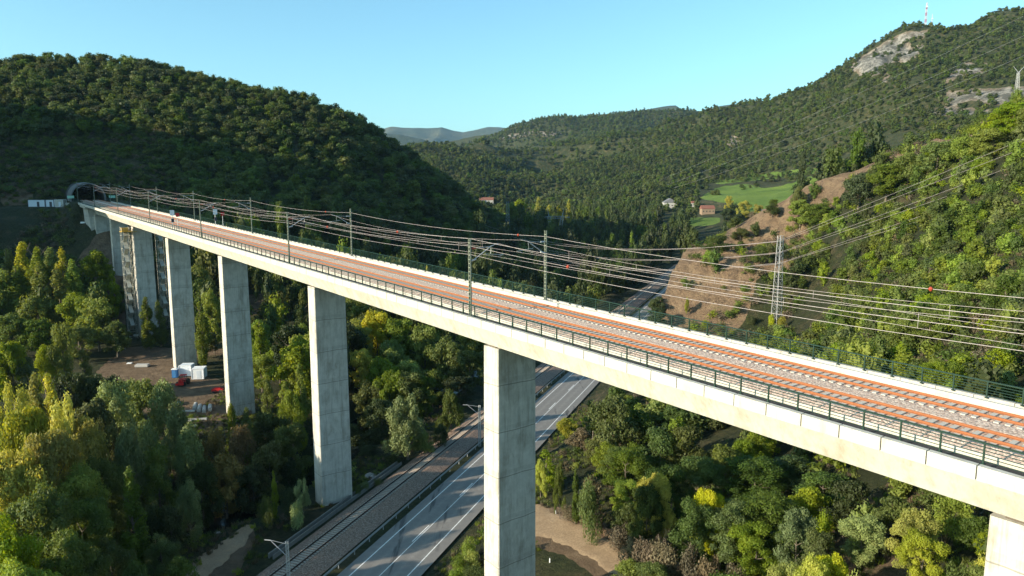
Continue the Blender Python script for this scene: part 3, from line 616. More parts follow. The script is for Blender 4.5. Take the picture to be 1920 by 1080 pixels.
# railings
def railing(label, u, zb, s0, s1, sp, h=1.15):
    root = empty('bridge_railing', B(40, u, zb), label, 'railing', 'railings along the viaduct')
    ps = list(np.arange(s0, s1, sp)); b = MB()
    b.bbox(s0, s1, u - .05, u + .05, zb + h - .05, zb + h + .03); b.build('handrail', M_GREEN, root)
    b = MB()
    for k in range(1, 6): b.bbox(s0, s1, u - .016, u + .016, zb + h * k / 6.2 - .016, zb + h * k / 6.2 + .016)
    b.build('rail_bars', M_GREEN, root)
    first = [s for s in ps if proj(*B(s, u, 0))[0] < 1960][:100]; fs = set(first)
    pb = MB(); p0 = B(first[0], u, zb)
    def post(b, s, off):
        pts = []
        for (z, du) in ((-.02, .055), (h, .04)):
            for (ds, d) in ((-.04, -du), (.04, -du), (.04, du), (-.04, du)): pts.append(B(s + ds, u + d, zb + z) - off)
        b.box8(pts); q = [B(s + ds, u + d, zb + z) - off for z in (0, .05) for (ds, d) in ((-.1, -.1), (.1, -.1), (.1, .1), (-.1, .1))]; b.box8(q)
    post(pb, first[0], p0); pr = pb.build('post', M_GREEN, root, local=True); pr.location = p0 - root.location
    for s in first[1:]:
        c = pr.copy(); SC.collection.objects.link(c); c.parent = root; c.location = B(s, u, zb) - root.location
    rb = MB()
    for s in ps:
        if s not in fs: post(rb, s, Vector((0, 0, 0)))
    o = rb.build('post', M_GREEN, root); tag(o, kind='stuff')
railing('dark green steel railing along the near edge of the viaduct above the precast panels', 40.72, -.32, 0, 345, 2.05)
railing('dark green steel railing along the far edge of the viaduct behind the cream parapet', 53.75, -.32, 0, 345, 2.05)
# ------------------------------------------------------------------ catenary masts
NEAR = [10.3, 59.0, 108.1, 156.6, 203.8, 247.1, 290, 330]; FAR = [10.0, 60.8, 110.6, 160.5, 207, 250, 292, 332]
UN, UF = 41.3, 53.1
def mast(s, side, label):
    u = UN if side < 0 else UF; H = 7.7; zb = -.60 if side < 0 else -.36
    root = empty('catenary_mast', B(s, u, zb), label, 'catenary mast', 'catenary masts standing on the viaduct')
    b = MB(); w = .14
    for t in (-1, 1):
        b.box8([B(s + t * w + a, u + c, zb + z) for z in (0, H + .35) for a, c in ((-.035, -.075), (.035, -.075), (.035, .075), (-.035, .075))])
    for z in np.arange(.4, H, .42): b.bbox(s - w + .036, s + w - .036, u - .08, u - .07, zb + z, zb + z + .10); b.bbox(s - w + .036, s + w - .036, u + .07, u + .08, zb + z + .2, zb + z + .3)
    b.bbox(s - .3, s + .3, u - .25, u + .25, zb + .001, zb + .12)
    b.build('pole', M_MAST, root)
    uc = 44.93 if side < 0 else 49.6; d = 1 if side < 0 else -1
    b = MB(); b.tube(B(s, u + d * .25, 5.1), B(s, uc - d * .9, 6.55), .05); b.tube(B(s, uc - d * .9, 6.55), B(s, uc, 6.75), .035); b.tube(B(s, u + d * .25, 6.4), B(s, uc - d * .9, 6.5), .03)
    b.tube(B(s, uc - d * 1.6, 5.75), B(s, uc + d * .7, 5.55), .03); b.tube(B(s, uc + d * .7, 5.55), B(s, uc - d * .1, 5.35), .02)
    b.tube(B(s, uc - d * .9, 6.5), B(s, uc - d * 1.0, 5.72), .02); b.build('cantilever_arm', M_GALV, root)
    for z, q in ((5.15, 5.28), (6.4, 6.42)):
        b = MB(); b.tube(B(s, u + d * .14, z), B(s, u + d * .75, q), .085, 8); b.build('insulator', M_RED if z > 6 and side < 0 else M_GALV, root)
    return root
NL = ['fourth', 'second', 'third', 'fourth', 'fifth', 'sixth', 'seventh', 'eighth']
ordn = ['first', 'second', 'third', 'fourth', 'fifth', 'sixth', 'seventh', 'eighth']
for i, s in enumerate(NEAR): mast(s, -1, f'{ordn[i]} green catenary mast from the right in the row behind the near railing')
for i, s in enumerate(FAR[1:]): mast(s, 1, f'{ordn[i]} green catenary mast from the right in the row along the far parapet')
def sag(a, b, d, n=10): 
    a, b = Vector(a), Vector(b); out = []
    for i in range(n + 1):
        t = i / n; p = a.lerp(b, t); p.z -= 4 * d * t * (1 - t); out.append(p)
    return out
def wire(label, pts, r, balls=(), mat=None, cat='overhead wire', group='overhead wires strung along the viaduct'):
    root = empty('overhead_wire', pts[0], label, cat, group); b = MB(); b.poly(pts, r, 5); b.build('wire', mat or M_WIRE, root)
    for f in balls:
        p = pts[int(f * (len(pts) - 1))]; b = MB()
        b.tube(p - Vector((0, 0, .15)), p, .06, 8, .17); b.tube(p, p + Vector((0, 0, .15)), .17, 8, .06); b.build('marker_ball', M_RED, root)
    return root
def run(stations, u, hz, dsag, s_first=-40):
    st = [s_first] + stations; pts = []
    for a, c in zip(st[:-1], st[1:]):
        q = sag(B(a, u, hz), B(c, u, hz), dsag); pts += q[:-1] if c != st[-1] else q
    return pts
wire('highest wire on the near mast row, slung from the mast tops', run(NEAR, UN, 7.42, .5), .018, (.29, .55))
wire('middle wire on the near mast row with round red markers', run(NEAR, UN, 6.68, .55), .018, (.22, .34, .48))
wire('lowest wire on the near mast row, below the other two', run(NEAR, UN, 5.82, .5), .016)
wire('feeder wire along the tops of the far mast row with red markers', run(FAR, UF, 7.0, .6), .019, (.15, .27, .41, .55))
wire('messenger wire of the near track held by the mast arms', run(NEAR, 44.93, 6.75, 1.0), .012)
wire('contact wire hanging straight above the near track', run(NEAR, 44.93, 5.35, .04), .012)
wire('messenger wire of the far track held by the mast arms', run(FAR, 49.6, 6.75, 1.0), .012)
wire('contact wire hanging straight above the far track', run(FAR, 49.6, 5.35, .04), .012)
for row, u, lab in ((NEAR, 44.93, 'droppers between the two wires over the near track'), (FAR, 49.6, 'droppers between the two wires over the far track')):
    b = MB()
    for a, c in zip(row[:4], row[1:5]):
        for t in (.15, .33, .5, .67, .85):
            s = a + (c - a) * t; b.tube(B(s, u, 5.32), B(s, u, 6.75 - 4 * 1.0 * t * (1 - t)), .010, 4)
    tag(b.build('overhead_wire', M_WIRE), 'thin vertical ' + lab, 'overhead wire', 'overhead wires strung along the viaduct')

# ------------------------------------------------------------------ tunnel portal
MT = 347.0; uc = 47.0; zr = -.9
por = empty('tunnel_portal', B(MT, uc, zr), 'round concrete tunnel mouth in the wooded hill at the far end of the viaduct', 'tunnel')
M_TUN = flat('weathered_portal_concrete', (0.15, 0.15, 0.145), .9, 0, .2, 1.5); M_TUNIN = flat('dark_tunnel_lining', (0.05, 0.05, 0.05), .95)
def arch(r, cz=1.3, n=28):
    a0 = -math.asin(min(1, (cz) / r)) ; return [(uc - r * math.cos(a0 + (math.pi - 2 * a0) * i / n), zr + cz + r * math.sin(a0 + (math.pi - 2 * a0) * i / n)) for i in range(n + 1)]
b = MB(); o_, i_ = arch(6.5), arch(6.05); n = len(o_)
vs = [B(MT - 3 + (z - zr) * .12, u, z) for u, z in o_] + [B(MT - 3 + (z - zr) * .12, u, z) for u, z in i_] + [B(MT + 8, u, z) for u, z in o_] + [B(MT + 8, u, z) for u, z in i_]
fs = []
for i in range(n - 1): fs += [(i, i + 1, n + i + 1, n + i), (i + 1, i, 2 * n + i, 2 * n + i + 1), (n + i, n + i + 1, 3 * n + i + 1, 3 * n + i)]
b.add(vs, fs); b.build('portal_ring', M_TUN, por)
b = MB(); q = arch(6.0); n = len(q); vs = [B(MT - 1, u, z) for u, z in q] + [B(MT + 60, u, z) for u, z in q] + [B(MT + 60, uc, zr + 2)]
b.add(vs, [(i, i + 1, n + i + 1, n + i) for i in range(n - 1)] + [(n + i, n + i + 1, 2 * n) for i in range(n - 1)]); b.build('tunnel_lining', M_TUNIN, por)
#@@PART3
# ------------------------------------------------------------------ vegetation
def crown_pts(kind, seed):
    "lobes (centre, radii) of one crown, metres, standing on z=0"
    r = random.Random(seed); L = []
    if kind == 'broad':
        for i in range(44):
            a = r.uniform(0, 6.283); h = r.random() ** .8; rad = 3.6 * math.sqrt(1 - (abs(h - .42) / .66) ** 2) * r.uniform(.3, 1.12)
            q = r.uniform(.55, 1.35); L.append(((rad * math.cos(a), rad * math.sin(a), 2.6 + 8.2 * h), (q, q, q * r.uniform(.65, .95))))
    elif kind == 'round':
        for i in range(36):
            a = r.uniform(0, 6.283); h = r.random(); rad = 3.3 * math.sqrt(max(.05, 1 - (h) ** 2)) * r.uniform(.3, 1.08)
            q = r.uniform(.5, 1.2); L.append(((rad * math.cos(a), rad * math.sin(a), 1.6 + 4.2 * h), (q, q, q * .8)))
    elif kind == 'poplar':
        for i in range(30):
            h = r.random(); a = r.uniform(0, 6.283); rad = 2.5 * (1 - h) ** .55 * min(1, .35 + h * 3) * r.uniform(.25, 1.0)
            q = r.uniform(.6, 1.05) * (1.15 - .5 * h); L.append(((rad * math.cos(a), rad * math.sin(a), 2.5 + 19.0 * h), (q, q, q * r.uniform(2.0, 3.0))))
    elif kind == 'willow':
        for i in range(30):
            a = r.uniform(0, 6.283); h = r.random(); rad = 3.6 * math.sqrt(1 - (h * .92) ** 2) * r.uniform(.3, 1.0)
            q = r.uniform(.7, 1.15); L.append(((rad * math.cos(a), rad * math.sin(a), 1.8 + 7.0 * h), (q * .9, q * .9, q * r.uniform(.9, 1.35))))
    elif kind == 'shrub':
        for i in range(10):
            a = r.uniform(0, 6.283); rad = r.uniform(0, 1.15); q = r.uniform(.45, .8)
            L.append(((rad * math.cos(a), rad * math.sin(a), .5 + r.uniform(0, 1.1)), (q, q, q * .8)))
    elif kind == 'pine':
        for i in range(28):
            h = r.random(); a = r.uniform(0, 6.283); rad = 2.4 * (1 - h) ** .8 * r.uniform(.5, 1.0) + .1
            q = r.uniform(.6, .9) * (1.1 - .5 * h); L.append(((rad * math.cos(a), rad * math.sin(a), 1.2 + 8.6 * h), (q * 1.2, q * 1.2, q * .7)))
    return L
def leaf_mesh(name, lobes, n, size, seed, up=.08, core=True, droop=0.0, aspect=.62):
    g = np.random.default_rng(seed); L = np.array([[*c, *q] for c, q in lobes])
    wt = (L[:, 3] * L[:, 4] + L[:, 3] * L[:, 5]); wt = wt / wt.sum(); k = g.choice(len(L), n, p=wt)
    d = g.normal(size=(n, 3)); d[:, 2] += .25; d /= np.linalg.norm(d, axis=1)[:, None]
    rr = 1 - .5 * g.random(n) ** 2 + .38 * g.random(n) ** 3
    p = L[k, :3] + d * L[k, 3:] * rr[:, None]
    nn = d + g.normal(size=(n, 3)) * .55; nn[:, 2] += up; nn /= np.linalg.norm(nn, axis=1)[:, None]
    t = np.cross(nn, g.normal(size=(n, 3))); t /= np.linalg.norm(t, axis=1)[:, None]; bt = np.cross(nn, t)
    s = size * g.uniform(.55, 1.3, n)[:, None]; a = t * s * .5; b = bt * s * .5 * aspect
    V = np.stack([p - a, p - b * 1.0 + a * .1, p + a, p + b + a * .1], 1)
    if core:
        C = []
        for c, q in lobes:
            m = 5
            for i in range(m):
                for j in range(3):
                    def sp(u, v): return (c[0] + q[0] * .62 * math.cos(u) * math.sin(v), c[1] + q[1] * .62 * math.sin(u) * math.sin(v), c[2] + q[2] * .62 * math.cos(v))
                    u0, u1 = 6.283 * i / m, 6.283 * (i + 1) / m; v0, v1 = .25 + 2.64 * j / 3, .25 + 2.64 * (j + 1) / 3
                    C.append([sp(u0, v0), sp(u0, v1), sp(u1, v1), sp(u1, v0)])
        V = np.concatenate([V, np.array(C)], 0)
    me = quadmesh(name, V); return me
def trunk_mesh(kind, seed):
    r = random.Random(seed); b = MB(); H = dict(broad=8, round=4, poplar=19, willow=6, shrub=1.0, pine=9)[kind]
    r0 = dict(broad=.28, round=.2, poplar=.32, willow=.3, shrub=.05, pine=.18)[kind]; p = Vector((0, 0, -.6)); n = 5
    for i in range(n):
        q = Vector((p.x + r.uniform(-.15, .15), p.y + r.uniform(-.15, .15), -.6 + (H + .6) * (i + 1) / n)); b.tube(p, q, r0 * (1 - i / n * .85), 6, r0 * (1 - (i + 1) / n * .85))
        if i > 0:
            for k in range(3):
                a = r.uniform(0, 6.28); l = r.uniform(.12, .3) * H * (.35 if kind == 'poplar' else 1); e = q + Vector((math.cos(a) * l, math.sin(a) * l, l * (1.6 if kind == 'poplar' else .6)))
                b.tube(q, e, r0 * .4 * (1 - i / n * .6), 4, r0 * .08)
        p = q
    o = b.build('trunk', M_BARK, None, local=True); me = o.data; bpy.data.objects.remove(o); return me
PH = dict(broad=12.0, round=7.0, poplar=23.0, willow=9.8, shrub=2.1, pine=10.6); PW = dict(broad=9.0, round=8.2, poplar=6.4, willow=9.0, shrub=3.3, pine=6.0)
NEARP = {}
for kind, cnt, n, sz in (('broad', 4, 8500, .44), ('round', 3, 5500, .34), ('poplar', 3, 8000, .46), ('willow', 3, 8500, .36), ('shrub', 3, 2600, .15), ('pine', 1, 4500, .32)):
    NEARP[kind] = [(leaf_mesh('crown', crown_pts(kind, 10 * i + len(kind)), int(n * 1.15), sz, i + 3, core=False, aspect=.5 if kind == 'willow' else .65), trunk_mesh(kind, i)) for i in range(cnt)]
NEARP['fine_broad'] = [(leaf_mesh('crown', crown_pts('broad', 10 * i + 5), 19000, .30, i + 30, core=False), NEARP['broad'][i][1]) for i in range(3)]
NEARP['fine_willow'] = [(leaf_mesh('crown', crown_pts('willow', 10 * i + 6), 19000, .27, i + 40, core=False, aspect=.5), NEARP['willow'][i][1]) for i in range(2)]
for kind in NEARP:
    for me, _ in NEARP[kind]: me.materials.append(LEAF['green'])
PROTO = bpy.data.collections.new('crown_models')
def proto_obj(name, me, mat):
    o = bpy.data.objects.new(name, me); PROTO.objects.link(o); o.hide_render = False
    return o
def far_crown(seed, n, size, tall=1.0):
    r = random.Random(seed); L = []
    for i in range(14):
        a = r.uniform(0, 6.283); rad = r.uniform(0, 2.5); h = r.random(); q = r.uniform(.7, 1.45)
        L.append(((rad * math.cos(a) * (1 - h * .5), rad * math.sin(a) * (1 - h * .5), (1.3 + 4.2 * h) * tall), (q, q, q * .85 * tall)))
    return leaf_mesh('crown', L, n, size, seed, .12)
MIDM = [far_crown(s, 750, .62) for s in (1, 2, 3)] + [far_crown(4, 700, .62, 1.9), far_crown(5, 700, .62, 1.5)]
FARM = [far_crown(s, 130, 1.35) for s in (11, 12)] + [far_crown(13, 130, 1.3, 1.6)]
def proto_set(cname, meshes, keys):
    col = bpy.data.collections.new(cname); out = []
    for i, me in enumerate(meshes):
        for k in keys:
            m2 = me.copy(); m2.materials.clear(); m2.materials.append(LEAF[k]); o = bpy.data.objects.new(f'{cname}_{len(out):02d}', m2); col.objects.link(o); out.append(k)
    return col, out
def scatter(name, label, cat, pts, sc, col, pid, parent=None):
    me = bpy.data.meshes.new(name); n = len(pts); me.vertices.add(n); me.vertices.foreach_set('co', np.asarray(pts, np.float32).ravel())
    a = me.attributes.new('sc', 'FLOAT_VECTOR', 'POINT'); a.data.foreach_set('vector', np.asarray(sc, np.float32).ravel())
    a = me.attributes.new('pid', 'INT', 'POINT'); a.data.foreach_set('value', np.asarray(pid, np.int32))
    a = me.attributes.new('rt', 'FLOAT_VECTOR', 'POINT'); rt = np.zeros((n, 3), np.float32); rt[:, 2] = RNG.uniform(0, 6.283, n); rt[:, 0] = RNG.normal(0, .06, n); a.data.foreach_set('vector', rt.ravel())
    o = bpy.data.objects.new(name, me); link(o); tag(o, label, cat, None, 'stuff')
    ng = bpy.data.node_groups.new(name, 'GeometryNodeTree'); ng.interface.new_socket('Geometry', in_out='INPUT', socket_type='NodeSocketGeometry'); ng.interface.new_socket('Geometry', in_out='OUTPUT', socket_type='NodeSocketGeometry')
    N = ng.nodes; gi = N.new('NodeGroupInput'); go = N.new('NodeGroupOutput'); ip = N.new('GeometryNodeInstanceOnPoints'); ci = N.new('GeometryNodeCollectionInfo')
    ci.inputs['Collection'].default_value = col; ci.inputs['Separate Children'].default_value = True; ci.inputs['Reset Children'].default_value = True; ip.inputs['Pick Instance'].default_value = True
    def na(nm, t): q = N.new('GeometryNodeInputNamedAttribute'); q.data_type = t; q.inputs['Name'].default_value = nm; return q.outputs['Attribute']
    lk = ng.links.new; lk(gi.outputs[0], ip.inputs['Points']); lk(ci.outputs[0], ip.inputs['Instance']); lk(na('pid', 'INT'), ip.inputs['Instance Index']); lk(na('sc', 'FLOAT_VECTOR'), ip.inputs['Scale'])
    e2r = N.new('FunctionNodeEulerToRotation'); lk(na('rt', 'FLOAT_VECTOR'), e2r.inputs[0]); lk(e2r.outputs[0], ip.inputs['Rotation']); lk(ip.outputs[0], go.inputs[0])
    md = o.modifiers.new('woods', 'NODES'); md.node_group = ng; return o
TREES = []   # dicts of individual trees
def tree(x, y, kind, key, h, w, name, look, place, gz=None, seed=None):
    gz = H1(x, y) if gz is None else gz
    if key == 'green' and place not in ('below the deck right of the road', 'below the right half of the deck', 'beside the valley houses', 'on the dark river bank', 'on the sunlit right slope'): key = 'leafy'
    TREES.append(dict(x=x, y=y, z=gz, kind=kind, key=key, h=h, w=w, name=name, look=look, place=place, s=seed))
KNAME = dict(broad='broadleaf_tree', round='oak_tree', poplar='poplar_tree', willow='willow_tree', shrub='shrub', pine='pine_tree')
def T(px, py, Y, kind, key, w, place, look=None, minh=2.0):
    x, y, zt = P(px, py, Y); g = H1(x, y); h = max(minh, zt - g); tree(x, y, kind, key, h, w, KNAME[kind], look, place, g)
def GP(px, py, y0=40, y1=1500):
    "ground point seen at a pixel of the photograph, found on the real terrain"
    Y = np.exp(np.linspace(math.log(y0), math.log(y1), 1400)); q = ray(px, py); X = q[0] * Y / q[1]; Z = q[2] * Y / q[1] + CZ
    h = height(X, Y); k = np.argwhere(Z < h).ravel(); i = k[0] if len(k) else -1
    return float(X[i]), float(Y[i]), float(h[i])
def TB(px, top, base, kind, key, w, place, y0=60):
    x, y, g = GP(px, base, y0); h = max(.8, P(px, top, y)[2] - g); tree(x, y, kind, key, h, w, KNAME[kind], None, place, g)
for a in ((-30, 470, 226, 11), (12, 460, 226, 11), (40, 446, 224, 12), (66, 456, 222, 10), (90, 450, 226, 11), (112, 460, 224, 10), (132, 480, 220, 9)): T(a[0], a[1], a[2], 'poplar', 'yellow' if a[0] % 3 else 'fresh', a[3], 'in the tall stand left of the scaffold')
for a in ((-5, 500, 214, 12), (30, 492, 216, 12), (72, 488, 216, 12), (108, 496, 214, 11), (150, 548, 214, 10), (15, 585, 192, 11), (68, 595, 192, 10)): T(a[0], a[1], a[2], 'poplar' if a[1] < 500 else 'broad', 'fresh' if a[1] < 540 else 'green', a[3], 'in the tall stand left of the scaffold')
for a in ((178, 555, 203, 13, 'broad', 'fresh'), (190, 518, 230, 6, 'poplar', 'fresh'), (210, 510, 232, 6, 'poplar', 'fresh'), (224, 530, 235, 5, 'poplar', 'green'), (272, 552, 205, 6, 'poplar', 'green'), (296, 560, 208, 6, 'poplar', 'green'), (150, 610, 190, 10, 'broad', 'green'), (215, 600, 196, 9, 'broad', 'green')): T(a[0], a[1], a[2], a[4], a[5], a[3], 'near the scaffolded pier')
for a in ((112, 606, 160, 8, 'willow', 'fresh'), (78, 650, 158, 6, 'willow', 'fresh'), (155, 650, 163, 6, 'poplar', 'fresh'), (14, 632, 150, 8, 'broad', 'fresh'), (-20, 650, 150, 8, 'broad', 'fresh'), (40, 665, 152, 7, 'broad', 'olive')): T(a[0], a[1], a[2], a[4], a[5], a[3], 'in the meadow left of the worksite')
for a in ((120, 688, 140), (150, 692, 141), (178, 692, 143), (206, 698, 145), (105, 705, 132)): T(a[0], a[1], a[2], 'round', 'dark', 9, 'in the thicket left of the worksite', None, 3)
FG = 'in the yellowing clump at lower left'
for a in ((18, 702, 100, 8, 'willow', 'yellow'), (60, 688, 106, 5.5, 'poplar', 'yellow'), (88, 690, 109, 5.5, 'poplar', 'yellow'), (112, 722, 98, 8, 'willow', 'yellow'), (38, 742, 92, 9, 'broad', 'yellow'), (88, 785, 88, 9, 'broad', 'yellow'), (5, 835, 82, 9, 'broad', 'yellow'), (140, 770, 99, 9, 'broad', 'yellow'), (135, 868, 87, 8, 'broad', 'fresh'), (60, 905, 79, 9, 'broad', 'fresh'), (0, 965, 70, 9, 'broad', 'fresh'), (105, 990, 74, 8, 'broad', 'green'), (45, 1030, 66, 7, 'broad', 'fresh'), (150, 930, 84, 8, 'broad', 'green')): T(a[0], a[1], a[2], a[4], a[5], a[3], FG)
for a in ((212, 712, 120, 10, 'willow', 'silver'), (303, 716, 124, 9, 'willow', 'silver'), (258, 706, 131, 9, 'broad', 'fresh'), (270, 775, 108, 8, 'willow', 'silver'), (332, 758, 118, 7, 'willow', 'silver'), (196, 775, 108, 8, 'willow', 'olive'), (236, 800, 101, 8, 'willow', 'silver'), (165, 740, 112, 9, 'broad', 'olive'), (290, 830, 104, 8, 'broad', 'green'), (185, 850, 95, 8, 'broad', 'green')): T(a[0], a[1], a[2], a[4], a[5], a[3], 'in the clump before the worksite')
for a in ((241, 868, 88, 5.5, 'poplar', 'green'), (352, 903, 101, 5.5, 'willow', 'silver'), (300, 995, 88, 6, 'willow', 'green'), (205, 1000, 82, 7, 'willow', 'green'), (335, 1035, 84, 5, 'round', 'green'), (150, 1030, 76, 7, 'broad', 'green'), (255, 1040, 78, 5, 'round', 'green'), (316, 940, 94, 5, 'round', 'dark'), (285, 930, 94, 5, 'round', 'dark')): T(a[0], a[1], a[2], a[4], a[5], a[3], 'on the dark river bank')
for a in ((488, 664, 168, 8, 'broad', 'fresh'), (522, 648, 176, 8, 'broad', 'fresh'), (556, 636, 180, 8, 'broad', 'fresh'), (498, 702, 146, 4.5, 'poplar', 'fresh'), (530, 712, 142, 4.5, 'poplar', 'fresh'), (562, 676, 150, 4.5, 'poplar', 'fresh'), (545, 735, 138, 8, 'willow', 'fresh'), (505, 765, 132, 8, 'broad', 'olive'), (432, 742, 126, 3.6, 'poplar', 'fresh'), (460, 758, 128, 4.5, 'poplar', 'olive'), (395, 792, 118, 8, 'willow', 'rust'), (448, 800, 116, 8, 'willow', 'rust'), (500, 820, 118, 8, 'broad', 'olive'), (548, 790, 126, 8, 'broad', 'green'), (420, 850, 112, 7, 'broad', 'rust'), (470, 860, 114, 7, 'broad', 'dark'), (540, 850, 120, 6, 'round', 'dark'), (350, 800, 112, 8, 'willow', 'silver'), (375, 860, 108, 6, 'broad', 'dark'), (575, 830, 128, 5, 'round', 'dark')): T(a[0], a[1], a[2], a[4], a[5], a[3], 'left of the second tall pier')
for a in ((512, 878, 106, 1.6, 'poplar', 'fresh'), (566, 892, 107, 3.4, 'willow', 'silver'), (498, 925, 103, 3, 'shrub', 'green'), (540, 915, 107, 3, 'shrub', 'dark'), (552, 938, 103, 3, 'shrub', 'silver')): T(a[0], a[1], a[2], a[4], a[5], a[3], 'on the bank by the long pier', None, 1)
for a in ((384, 478, 262, 7, 'poplar', 'fresh'), (374, 560, 186, 6, 'poplar', 'green'), (395, 540, 200, 7, 'broad', 'fresh'), (378, 520, 232, 9, 'broad', 'green'), (385, 620, 196, 7, 'broad', 'green')): T(a[0], a[1], a[2], a[4], a[5], a[3], 'behind the worksite cabins')
CB = 'between the two nearest piers'
for a in ((666, 596, 186, 11, 'broad', 'yellow'), (705, 580, 192, 12, 'broad', 'yellow'), (748, 594, 190, 12, 'broad', 'fresh'), (795, 606, 188, 12, 'broad', 'fresh'), (840, 628, 182, 11, 'broad', 'olive'), (878, 650, 178, 10, 'broad', 'green'), (672, 650, 172, 9, 'broad', 'yellow'), (715, 668, 168, 9, 'broad', 'fresh'), (760, 672, 172, 10, 'broad', 'fresh'), (810, 690, 168, 9, 'broad', 'olive'), (690, 712, 156, 9, 'broad', 'green'), (762, 733, 132, 10, 'willow', 'silver'), (844, 724, 146, 6, 'round', 'olive'), (660, 790, 148, 8, 'round', 'dark'), (700, 800, 142, 8, 'round', 'dark'), (730, 690, 156, 8, 'broad', 'green'), (860, 700, 166, 8, 'broad', 'dark'), (690, 850, 134, 5, 'round', 'dark'), (735, 850, 130, 4, 'round', 'dark'), (790, 800, 134, 5, 'round', 'green'), (825, 790, 138, 4, 'round', 'dark'), (715, 745, 146, 8, 'broad', 'dark')): T(a[0], a[1], a[2], a[4], a[5], a[3], CB)
for a in ((686, 900, 118, 2.2, 'shrub', 'silver'), (672, 905, 116, 2, 'shrub', 'green'), (708, 895, 120, 2, 'shrub', 'olive')): T(a[0], a[1], a[2], a[4], a[5], a[3], 'on the grass by the drain', None, .8)
RB = 'below the deck right of the road'
for a in ((1062, 780, 142, 6, 'round', 'yellow'), (1148, 732, 122, 11, 'round', 'olive'), (1195, 760, 124, 9, 'round', 'green'), (1108, 742, 136, 4, 'pine', 'green'), (1024, 834, 112, 5, 'pine', 'fresh'), (1014, 862, 108, 3.4, 'willow', 'bright'), (1050, 868, 100, 2.2, 'willow', 'olive'), (1080, 868, 98, 1.6, 'poplar', 'green'), (1108, 880, 97, 4, 'round', 'dry'), (1090, 800, 128, 6, 'round', 'dry'), (1130, 820, 118, 8, 'broad', 'fresh'), (1105, 905, 92, 4, 'shrub', 'green'),
          (1175, 840, 104, 8, 'broad', 'green'), (1240, 800, 108, 9, 'round', 'green'), (1290, 790, 108, 9, 'round', 'olive'), (1230, 880, 87, 5, 'broad', 'yellow'), (1216, 900, 86, 5, 'broad', 'green'), (1260, 870, 90, 8, 'broad', 'green'), (1320, 850, 92, 8, 'broad', 'green'), (1360, 830, 96, 9, 'round', 'olive'), (1420, 850, 90, 9, 'broad', 'green'), (1330, 905, 80, 4.0, 'broad', 'bright'), (1300, 930, 79, 6, 'broad', 'green'), (1370, 930, 78, 7, 'broad', 'green'), (1440, 920, 78, 8, 'broad', 'green'),
          (1490, 850, 92, 9, 'round', 'dark'), (1550, 880, 84, 8, 'round', 'green'), (1500, 950, 70, 5, 'broad', 'silver'), (1720, 950, 62, 4.6, 'broad', 'bright'), (1735, 990, 60, 4.2, 'broad', 'bright'), (1560, 1030, 60, 4.2, 'broad', 'bright'), (1480, 1050, 60, 4.2, 'broad', 'bright'), (1525, 1040, 58, 4.0, 'broad', 'bright'), (1600, 1065, 56, 2.4, 'shrub', 'bright'), (1530, 985, 66, 4, 'broad', 'olive'), (1620, 960, 68, 5, 'broad', 'silver'), (1600, 890, 76, 7, 'round', 'dark'), (1680, 920, 70, 6, 'round', 'green'), (1840, 960, 62, 4, 'round', 'green'), (1870, 990, 58, 3.5, 'willow', 'fresh'), (1850, 1040, 54, 2.4, 'shrub', 'bright'), (1800, 1050, 54, 2.6, 'shrub', 'olive'), (1830, 905, 74, 5, 'round', 'green')): T(a[0], a[1], a[2], a[4], a[5], a[3], RB, None, 1.2)
for a in ((1165, 965, 90, 5), (1190, 985, 84, 5), (1215, 1000, 80, 5), (1250, 1005, 78, 5), (1290, 1010, 76, 5), (1330, 1020, 72, 5), (1120, 935, 95, 4), (1070, 930, 99, 3), (1380, 1040, 70, 5), (1300, 1050, 72, 4), (1240, 985, 82, 4), (1420, 1060, 66, 4)): T(a[0], a[1] + 14, a[2], 'shrub', 'dry', a[3] * .72, 'beside the dirt track', None, 1.1)
for a in ((875, 1010, 92, 3, 'shrub', 'fresh'), (885, 1030, 89, 3, 'shrub', 'bright'), (862, 1045, 88, 3, 'shrub', 'green'), (850, 1065, 86, 3, 'shrub', 'fresh'), (890, 1060, 86, 3, 'shrub', 'green')): T(a[0], a[1], a[2], a[4], a[5], a[3], 'between road and pier', None, 1.4)
RH = 'on the rock spur of the right hill'
for a in ((1345, 438, 474, 13, 'round', 'olive'), (1388, 424, 456, 10, 'round', 'olive'), (1425, 456, 500, 10, 'round', 'olive'), (1448, 378, 408, 9, 'round', 'dark'), (1495, 345, 415, 8, 'round', 'olive'), (1500, 372, 430, 11, 'broad', 'fresh'), (1535, 380, 430, 11, 'broad', 'green'), (1610, 318, 392, 14, 'round', 'dark'), (1660, 305, 378, 14, 'broad', 'green'), (1395, 532, 548, 4, 'shrub', 'green'), (1357, 534, 545, 3, 'shrub', 'olive'), (1288, 558, 592, 2.6, 'willow', 'bright'), (1462, 455, 490, 7, 'round', 'dark'), (1444, 588, 612, 3, 'shrub', 'bright'), (1466, 590, 618, 4, 'shrub', 'yellow'), (1700, 280, 350, 13, 'round', 'green'), (1755, 262, 330, 13, 'broad', 'green'), (1800, 250, 310, 12, 'round', 'fresh'), (1850, 238, 300, 11, 'broad', 'fresh'), (1895, 188, 262, 12, 'broad', 'fresh'), (1868, 208, 268, 9, 'broad', 'fresh'), (1935, 190, 262, 12, 'broad', 'fresh'), (1380, 570, 592, 4, 'shrub', 'green'), (1320, 600, 620, 4, 'shrub', 'fresh'), (1410, 590, 612, 4, 'shrub', 'olive')): TB(a[0], a[1], a[2], a[4], a[5], a[3], RH, 180)
for a in ((800, 492, 226, 3.4, 'poplar', 'yellow'), (1270, 575, 292, 3, 'shrub', 'green')): T(a[0], a[1], a[2], a[4], a[5], a[3], 'just behind the far railing', None, 1.5)
